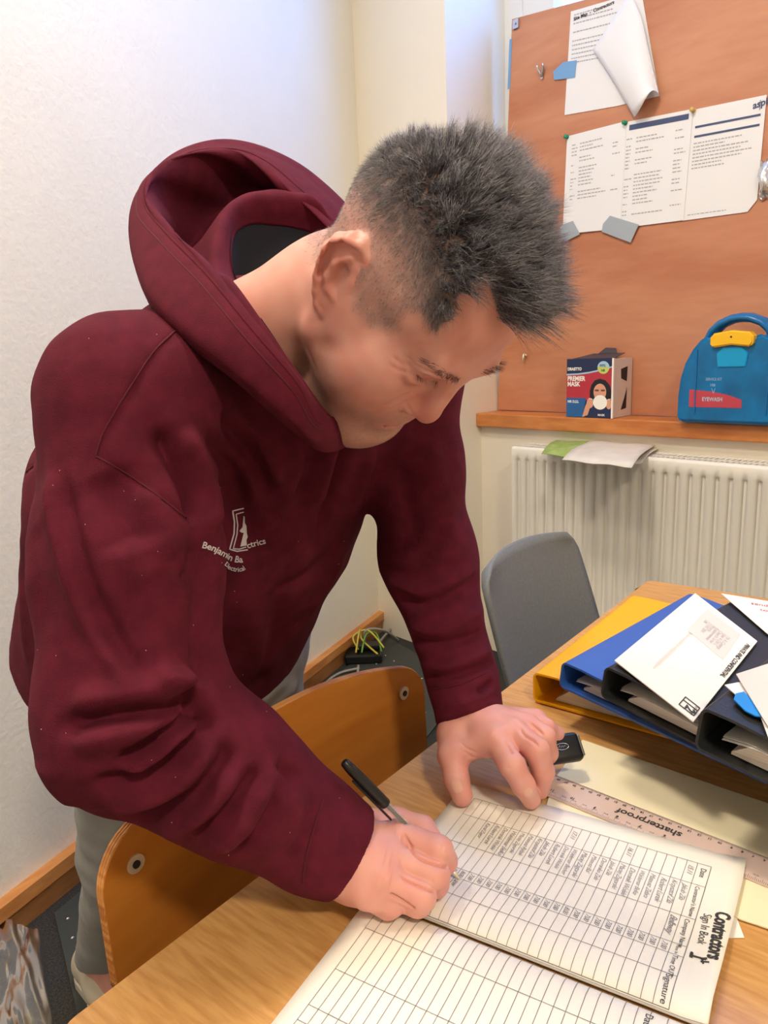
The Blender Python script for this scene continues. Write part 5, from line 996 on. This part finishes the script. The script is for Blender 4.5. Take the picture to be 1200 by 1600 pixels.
GN = normals(GV, GQ)
GV = GV + GN * (vnoise(GV, 26, 5) * .0035 + vnoise(GV, 70, 6) * .0012)[:, None]
z7 = lambda pts: [(x / 2.667, 700 + y / 2.667) for x, y in pts]
z2 = lambda pts: [(150 + x / 2.667, 200 + y / 2.667) for x, y in pts]
def rv(pts, w, a, off=(12, 0)): return [(pts, w, a), ([(x + off[0], y + off[1]) for x, y in pts], w, -a)]
folds = []
folds += rv(z7([(205, 90), (225, 220), (270, 430), (340, 640), (430, 810), (520, 930), (620, 1010)]), .0085, .012, (13, -5))
folds += [(z7([(430, 80), (480, 180), (530, 320), (580, 440)]), .018, -.011), (z7([(560, 150), (640, 280), (720, 420), (800, 540)]), .014, .006), (z7([(640, 560), (560, 480), (500, 380)]), .014, .005), (z7([(700, 430), (760, 520), (810, 560)]), .006, -.006),
  ([(97, 1137), (150, 1122), (210, 1113), (260, 1108), (300, 1084)], 0.0062, -0.0196, 1), ([(105, 1105), (180, 1092), (240, 1080), (280, 1066)], 0.0123, 0.0084), ([(110, 1165), (180, 1148), (240, 1132), (290, 1110)], 0.0088, 0.0126), ([(175, 1197), (220, 1172), (255, 1145), (304, 1116)], 0.0053, -0.0168, 1), ([(190, 1214), (235, 1188), (275, 1155), (314, 1128)], 0.0079, 0.0112, 1),
  ([(140, 1228), (215, 1215), (262, 1190), (300, 1155), (330, 1128)], 0.0070, -0.0154, 1), ([(160, 1258), (240, 1240), (295, 1205), (340, 1155)], 0.0106, 0.0112), ([(195, 1287), (260, 1270), (315, 1235), (355, 1178)], 0.0079, -0.0126, 1), ([(255, 1302), (320, 1265), (370, 1200)], 0.0088, 0.0098), ([(300, 1312), (350, 1275), (396, 1212)], 0.0062, -0.0112, 1), ([(330, 1325), (385, 1280), (425, 1222)], 0.0079, 0.0084), ([(365, 1335), (410, 1290), (440, 1235)], 0.0053, -0.0084),
  ([(240, 1064), (275, 1066), (304, 1068)], 0.0088, 0.0168), ([(303, 1088), (316, 1110), (326, 1135)], 0.0070, -0.0168),
  (z7([(180, 1300), (240, 1420), (330, 1500)]), .02, .005), (z7([(100, 300), (98, 520), (100, 760), (140, 1000)]), .012, .004), (z7([(150, 300), (160, 560), (200, 800)]), .016, -.004)]
folds += [([(380, 1290), (420, 1250), (470, 1210)], .009, -.006), ([(400, 1330), (450, 1290), (480, 1240)], .008, .005), ([(440, 1350), (470, 1310), (492, 1250)], .005, -.005), ([(350, 1330), (400, 1270), (440, 1205)], .011, .005), ([(433, 1188), (445, 1200), (470, 1206)], .005, -.007)]
folds += [(z2([(250, 1230), (290, 1300), (370, 1440), (410, 1560), (430, 1660)]), .009, -0.0210), (z2([(330, 1260), (420, 1400), (470, 1560), (480, 1700)]), .014, 0.0120), (z2([(430, 1230), (530, 1360), (600, 1520), (630, 1660)]), .010, -0.0120), (z2([(520, 1180), (600, 1290), (680, 1420), (730, 1560)]), .010, -0.0135), (z2([(580, 1200), (680, 1330), (760, 1500)]), .010, 0.0075),
  (z2([(1050, 1260), (1020, 1400), (980, 1560), (930, 1700)]), .010, -0.0150), (z2([(1000, 1250), (960, 1400), (900, 1580)]), .010, 0.0120), (z2([(940, 1250), (900, 1400), (830, 1560)]), .009, -0.0105), (z2([(1150, 1330), (1100, 1500), (1060, 1640)]), .012, 0.0090)]
folds += [([(300, 830), (322, 930), (318, 1010), (330, 1080)], .016, -.014), ([(370, 900), (400, 1000), (420, 1060)], .020, .007), ([(450, 880), (430, 980), (400, 1080)], .014, -.008), ([(540, 860), (500, 930), (440, 1010)], .014, .006), ([(560, 800), (500, 880), (430, 940)], .012, -.006), ([(400, 830), (450, 780), (480, 720)], .012, .005)]
folds += [([(585, 880), (640, 900), (720, 880)], .009, -.006), ([(610, 920), (670, 945), (748, 905)], .008, -.009), ([(600, 900), (660, 925), (740, 890)], .008, .006), ([(625, 975), (690, 985), (758, 950)], .008, .006), ([(640, 1000), (700, 1005), (762, 985)], .006, -.009), ([(655, 1040), (710, 1040), (768, 1015)], .006, .006), ([(665, 1060), (720, 1052), (770, 1035)], .004, -.008), ([(745, 1085), (760, 1075), (772, 1066)], .004, -.008), ([(690, 1105), (740, 1095), (775, 1070)], .005, .004),
  ([(620, 720), (640, 800), (650, 860)], .014, -.008), ([(670, 690), (690, 770), (700, 850)], .014, .006), ([(700, 790), (680, 850), (640, 880)], .010, -.006)]
# stitched channels
seams = [[(33, 744), (62, 722), (100, 714), (150, 712)], [(150, 712), (160, 680), (182, 640), (210, 595), (240, 550), (275, 516)], [(150, 713), (210, 748), (285, 805), (301, 826)], [(473, 1382), (478, 1340), (490, 1295), (505, 1250)], [(668, 1078), (715, 1070), (765, 1048)]]
folds += [(s, .0028, -.0022) for s in seams] + rv(seams[1], .004, .0022, (6, 3))
GV = strokes(GV, GQ, folds); GV = relax(GV, GQ, 1)
hd_ = np_obj('hoodie', c2w(GV), GQ, np.zeros((0, 3), int), M['hoodie'], man)
GT = bvh(GV, GQ)
for s in seams:
    L, Nn = pxline(GT, s, 5)
    if len(L) > 3: B().tube(c2w(L + Nn * .0001), .0009, 6).obj('seam', M['seam'], hd_, True)
# ------------------------------------------------------------------ hood: lofted round the neck, from the neck seam over the rim and down into the bag
def crom(Pt, n, closed):
    Pt = np.asarray(Pt, float); m = len(Pt); out = []
    T = np.linspace(0, m if closed else m - 1, n, endpoint=not closed)
    for t in T:
        i = int(t) if closed else min(int(t), m - 2); u = t - i; g = (lambda k: Pt[k % m]) if closed else (lambda k: Pt[min(max(k, 0), m - 1)])
        p0, p1, p2, p3 = g(i - 1), g(i), g(i + 1), g(i + 2); out.append(.5 * (2 * p1 + (p2 - p0) * u + (2 * p0 - 5 * p1 + 4 * p2 - p3) * u * u + (3 * p1 - p0 - 3 * p2 + p3) * u ** 3))
    return np.array(out)
c_ = lambda x, y, d: cp(x, y, d)
# stations: neck seam, outer belly, rim outside, rim crest, rim inside, bag bottom, roll crest, inside neck
ST = [
 [c_(512, 706, .690), c_(506, 690, .670), c_(503, 672, .664), c_(504, 662, .668), c_(508, 655, .676), c_(516, 652, .692), c_(522, 655, .70), c_(526, 665, .71)],
 [c_(452, 668, .640), c_(450, 648, .622), c_(455, 612, .618), c_(462, 596, .622), c_(464, 588, .632), c_(466, 590, .652), c_(470, 590, .66), c_(478, 610, .68)],
 [c_(372, 598, .630), c_(368, 578, .612), c_(382, 532, .612), c_(392, 512, .618), c_(396, 502, .628), c_(402, 510, .655), c_(412, 508, .662), c_(425, 530, .69)],
 [c_(290, 535, .645), c_(284, 505, .630), c_(312, 450, .640), c_(326, 432, .650), c_(333, 422, .660), c_(345, 445, .690), c_(362, 440, .694), c_(385, 470, .73)],
 [c_(238, 480, .690), c_(222, 440, .672), c_(250, 385, .690), c_(264, 368, .700), c_(272, 362, .712), c_(300, 420, .760), c_(336, 420, .735), c_(365, 430, .76)],
 [c_(232, 455, .780), c_(207, 390, .745), c_(214, 335, .755), c_(226, 318, .762), c_(238, 318, .772), c_(288, 400, .840), c_(336, 366, .775), c_(362, 385, .79)],
 [c_(262, 430, .860), c_(216, 320, .820), c_(226, 282, .815), c_(240, 270, .815), c_(252, 276, .822), c_(310, 370, .900), c_(352, 326, .810), c_(372, 360, .82)],
 [c_(330, 420, .920), c_(262, 262, .890), c_(290, 240, .870), c_(304, 238, .862), c_(312, 248, .862), c_(350, 330, .930), c_(386, 304, .835), c_(396, 350, .845)],
 [c_(400, 420, .960), c_(345, 236, .935), c_(356, 230, .905), c_(364, 234, .890), c_(368, 246, .885), c_(392, 300, .940), c_(424, 300, .850), c_(425, 352, .86)],
 [c_(470, 430, .960), c_(430, 250, .945), c_(418, 242, .910), c_(410, 250, .885), c_(412, 268, .872), c_(430, 300, .920), c_(462, 304, .855), c_(458, 356, .87)],
 [c_(540, 450, .950), c_(505, 292, .940), c_(478, 280, .905), c_(455, 285, .872), c_(447, 298, .858), c_(462, 318, .890), c_(500, 318, .860), c_(498, 372, .875)],
 [c_(600, 500, .930), c_(580, 380, .920), c_(555, 360, .890), c_(535, 365, .865), c_(528, 372, .850), c_(530, 390, .870), c_(540, 400, .86), c_(530, 430, .87)],
 [c_(622, 590, .890), c_(620, 520, .880), c_(606, 490, .860), c_(595, 488, .840), c_(588, 495, .828), c_(580, 515, .84), c_(572, 520, .83), c_(560, 540, .83)],
 [c_(572, 672, .790), c_(576, 640, .785), c_(570, 618, .775), c_(562, 612, .765), c_(556, 612, .760), c_(552, 620, .76), c_(548, 626, .755), c_(545, 635, .755)],
]
NU, NVV = 150, 60
rows_ = np.stack([crom([s[k] for s in ST], NU, True) for k in range(8)], 1)                 # (NU, 8, 3)
HG = np.stack([crom(r, NVV, False) for r in rows_], 0)
M['tee'] = mat('black_tee', srgb(22, 24, 32), .9)
lastr = HG[:, -1] if False else crom([s[7] for s in ST], NU, True)
CG = np.stack([lastr * (1 - k) + (NB * .6 + NKB * .4) * k + np.array([0, -.02, -.01]) * k for k in (-.06, .15, .4, .7, .95)], 1)
fc = [(i * 5 + j, ((i + 1) % NU) * 5 + j, ((i + 1) % NU) * 5 + j + 1, i * 5 + j + 1) for i in range(NU) for j in range(4)]
obj('undershirt_collar', c2w(CG.reshape(-1, 3)), fc, M['tee'], man, True)
# soft creases of the cloth
uu = np.arange(NU)[:, None] / NU; vv_ = np.arange(NVV)[None] / NVV; cen = HG.mean((0, 1))
rdir = HG - cen; rdir /= np.linalg.norm(rdir, axis=2)[..., None]
amp = .0055 * np.sin(2 * math.pi * (9 * uu + 1.2 * np.sin(6 * vv_))) * np.exp(-((vv_ - .62) / .12) ** 2) + .0025 * np.sin(2 * math.pi * (5 * uu + 2 * vv_)) * np.exp(-((vv_ - .15) / .15) ** 2)
amp = amp * (np.sin(math.pi * np.clip((uu - .15) / .7, 0, 1)) ** .5)
HG = HG + rdir * amp[..., None]
fq = [(i * NVV + j, ((i + 1) % NU) * NVV + j, ((i + 1) % NU) * NVV + j + 1, i * NVV + j + 1) for i in range(NU) for j in range(NVV - 1)]
ho = obj('hood', c2w(HG.reshape(-1, 3)), [q[::-1] for q in fq], [M['hoodie'], M['hoodin']], hd_, True)
mi = [0 if (k % (NVV - 1)) < NVV * .66 or (k % (NVV - 1)) > NVV * .72 else 0 for k in range(len(fq))]; ho.data.polygons.foreach_set('material_index', mi)
so = ho.modifiers.new('thick', 'SOLIDIFY'); so.thickness = .002; so.offset = 0
for jv in (.385, ):                                                                       # stitched line of the hood's hem
    j = int(NVV * .315); k = list(range(0, int(NU * .80))); L = HG[k, j]; n_ = unit(np.array([0, 0, 1.])); 
    B().tube(c2w(L + (L - cen) * .004), .0011, 6).obj('hem_stitching', M['seam'], hd_, True)
    L2 = HG[k, int(NVV * .43)]; B().tube(c2w(L2 + np.array([0, .0, .0012])), .0013, 6).obj('hem_edge', M['hoodie'], hd_, True)
# ------------------------------------------------------------------ chest print laid on the cloth
def decal(name, V2, F, m, t=GT, parent=hd_, off=.0009):
    out = []; last = None
    for x, y in V2:
        h, n = cast(t, x, y); 
        if h is None: h = last if last is not None else cp(x, y, .7); n = np.array([0, 0, 1.])
        last = h; out.append(h + np.array(n) * off)
    return obj(name, c2w(np.array(out)), F, m, parent)
zl = lambda pts: [(280 + x / 6, 760 + y / 6) for x, y in pts]
def strip(pts, w):
    p = np.array(pts, float); p = np.concatenate([np.linspace(a, b, 6, endpoint=False) for a, b in zip(p, p[1:])] + [p[-1:]]); d = np.gradient(p, axis=0); d /= np.linalg.norm(d, axis=1)[:, None]; nn = np.stack([-d[:, 1], d[:, 0]], 1); V = np.concatenate([p + nn * w, p - nn * w]); n = len(p)
    return V, [(i, i + 1, n + i + 1, n + i) for i in range(n - 1)]
for pts, w in ((zl([(605, 205), (498, 230), (515, 330), (512, 440), (472, 585), (540, 605), (640, 590)]), 1.0), (zl([(605, 240), (530, 260), (545, 360), (538, 450), (505, 580), (560, 585), (625, 565)]), .8)): decal('logo_frame', *strip(pts, w), M['logo'])
fig = zl([(600, 275), (612, 285), (612, 340), (628, 370), (632, 440), (640, 470), (628, 500), (632, 550), (570, 562), (590, 480), (605, 420), (578, 430), (562, 415), (590, 380)]); decal('logo_figure', fig, [(0, 1, 2, 13), (2, 3, 12, 13), (3, 4, 11, 12)[0:3] + (10,), (10, 11, 12, 3), (4, 5, 6, 10), (10, 6, 9), (6, 7, 8, 9)], M['logo'])
def arc_text(s, size, p0, pts, spacing=1.0):
    V2, F = text2d(s, size, 0, 'LEFT', spacing, size * .02); p = crom(np.array(pts, float), 60, False); sg = np.linalg.norm(np.diff(p, axis=0), axis=1); cu = np.concatenate([[0], np.cumsum(sg)]); out = []
    for x, y in V2:
        i = min(max(np.searchsorted(cu, x) - 1, 0), len(p) - 2); d = (p[i + 1] - p[i]) / sg[i]; q = p[i] + d * (x - cu[i]); out.append((q[0] + d[1] * y, q[1] - d[0] * y))
    return decal('logo_lettering', out, F, M['logo'])
arc_text('Benjamin Ba', 14.5, 0, zl([(205, 570), (300, 600), (400, 655), (500, 700), (580, 710), (660, 690)]), .98)
arc_text('ctrics', 13.5, 0, zl([(640, 580), (700, 560), (760, 545), (840, 525)]))
arc_text('Electrical', 10.5, 0, zl([(412, 735), (470, 775), (540, 795), (600, 785), (650, 750)]))
# lint specks
V, F = [], []
rl = np.random.RandomState(12); b = B(); cnt = 0
while cnt < 40:
    h, n = cast(GT, rl.uniform(20, 560), rl.uniform(480, 1380))
    if h is None: continue
    cnt += 1; b.add(c2w(h + n * .0006 + iv * rl.uniform(.00025, .0005)), ifc)
tag(b.obj('lint_specks', M['lint'], hd_), kind='stuff')
# ------------------------------------------------------------------ trousers and shoes
tr = [('+', 0, ECap(PEL - DN * .02, PEL + DN * .06, RB, (.175, .135), (.18, .135)))]
for hp_, kn, ft in ((HR_, KR, FR_), (HL_, KL, FL_)):
    an = ft + up * .10; tr += [('+', .03, Cap(hp_ + DN * .02, kn, .098, .075)), ('+', .03, Flat(Cap(kn, an + DN * .05, .074, .050), ft + up * .085, DN))]
TV, TQ = mesh_sdf(tr, .005); TNn = normals(TV, TQ); TV = TV + TNn * (vnoise(TV, 30, 8) * .005 + vnoise(TV, 75, 9) * .002)[:, None]
np_obj('trousers', c2w(TV), TQ, np.zeros((0, 3), int), M['trouser'], man)
for ft in (FR_, FL_):
    g0_ = w2c(c2w(ft) * [1, 1, 0] + [0, 0, .0068]); heel, toe = g0_ - FB * .055, g0_ + FB * .165
    up_ = [('+', 0, Cap(heel + up * .034, g0_ + FB * .02 + up * .036, .038, .040)), ('+', .03, Cap(g0_ + FB * .02 + up * .036, toe + up * .026, .042, .034)), ('+', .02, Cap(heel + up * .045, heel + up * .060 + FB * .01, .034, .036))]
    up_ = [('+', 0, Flat(Flat(Grp(up_), g0_ + up * .014, DN), g0_ + up * .082, up))]
    SV, SQ = mesh_sdf(up_, .004); sh = np_obj('shoe', c2w(SV), SQ, np.zeros((0, 3), int), M['shoe'], man)
    out = [heel - FB * .030 * math.cos(a) + RB * .040 * math.sin(a) for a in np.linspace(-math.pi / 2, math.pi / 2, 9)] + [toe + FB * .028 * math.cos(a) - RB * .040 * math.sin(a) * -1 for a in np.linspace(math.pi / 2, -math.pi / 2, 9)]
    B().prism(c2w(np.array(out)), (0, 0, .016)).obj('sole', M['sole'], sh)
# ================================================================== pen and car key in the hands
tip, end = onz(722, 1377, pz(.1) + .001), onz(537, 1190, .880); ax = unit(end - tip); Lp = np.linalg.norm(end - tip)
pen = root('ballpoint_pen', tip, 'clear ballpoint pen with black cap on its end, held in the writing hand', 'pen')
B().tube([tip, tip + ax * .003], [.0004, .0007], 10).obj('point', M['steel'], pen, True)
B().tube([tip + ax * .003, tip + ax * .006, tip + ax * .0155], [.0009, .0016, .0026], 12).obj('metal_cone', M['brass'], pen, True)
B().tube([tip + ax * .0155, tip + ax * .022, tip + ax * .030, tip + ax * (Lp - .05)], [.0028, .0038, .0042, .0042], 8).obj('barrel', M['clearp'], pen)
B().tube([tip + ax * .012, tip + ax * (Lp - .04)], .0019, 8).obj('ink_tube', M['black'], pen, True)
cb = tip + ax * (Lp - .0585)
B().tube([cb, cb + ax * .002, cb + ax * .03, cb + ax * .050, cb + ax * .0575, cb + ax * .0585], [.0050, .0052, .0054, .0050, .0040, .0030], 16).obj('cap', M['black'], pen, True)
cl = unit(np.cross(ax, CAM[:, 2])); cl = -cl if np.dot(cl, CAM[:, 0]) > 0 else cl
B().bbox(cb + ax * .012 + cl * .0066, ax * .027, np.cross(ax, cl) * .0017, cl * .0008, .0006).obj('clip', M['black'], pen)
k0, k1_ = onz(835, 1172, .772), onz(896, 1166, .770); kx = unit((k1_ - k0) * [1, 1, 0]); ky0 = np.array([-kx[1], kx[0], 0]); ky = unit(ky0 + EZ * .85); KZ = np.cross(kx, ky); kc_ = onz(906, 1166, .778) - kx * .034; kz_ = unit(EZ - kx * .0)
key = root('car_key', kc_, 'black car key fob held under the fingers of the left hand', 'key')
bm = bmesh.new(); pf_ = [(.034 * sx, .0165 * sy) for sx, sy in ((-1, -1), (1, -1), (1, 1), (-1, 1))]
B().bbox(kc_, kx * .034, ky * .0165, KZ * .0075, .0055, 4).obj('fob_body', M['black'], key, True)
B().bbox(kc_ + kx * .0335, kx * .0025, ky * .013, KZ * .0045, .0018, 3).obj('chrome_end', M['steel'], key, True)
o_ = kc_ + kx * .010 + KZ * .0077; el = [o_ + kx * .0075 * math.cos(a) + ky * .0038 * math.sin(a) for a in np.linspace(0, 2 * math.pi, 25)]
B().tube(el, .00035, 5, False).obj('oval_badge', M['steel'], key, True)
B().tube([o_ + kx * x + ky * y for x, y in ((-.005, -.001), (-.003, .0016), (-.002, -.0012), (0, .001), (.001, -.001), (.003, .001), (.005, -.0006))], .0003, 5).obj('badge_script', M['steel'], key, True)
B().tube([kc_ - kx * .006 + ky * .0165 + KZ * (z - .004) + kx * x for x, z in ((0, .002), (.002, .006), (.006, .007), (.009, .003))], .0012, 6).obj('key_ring_loop', M['steel'], key, True)
B().bbox(kc_ - kx * .050, kx * .020, ky * .0035, KZ * .0013, .0006).obj('key_blade', M['steel'], key)
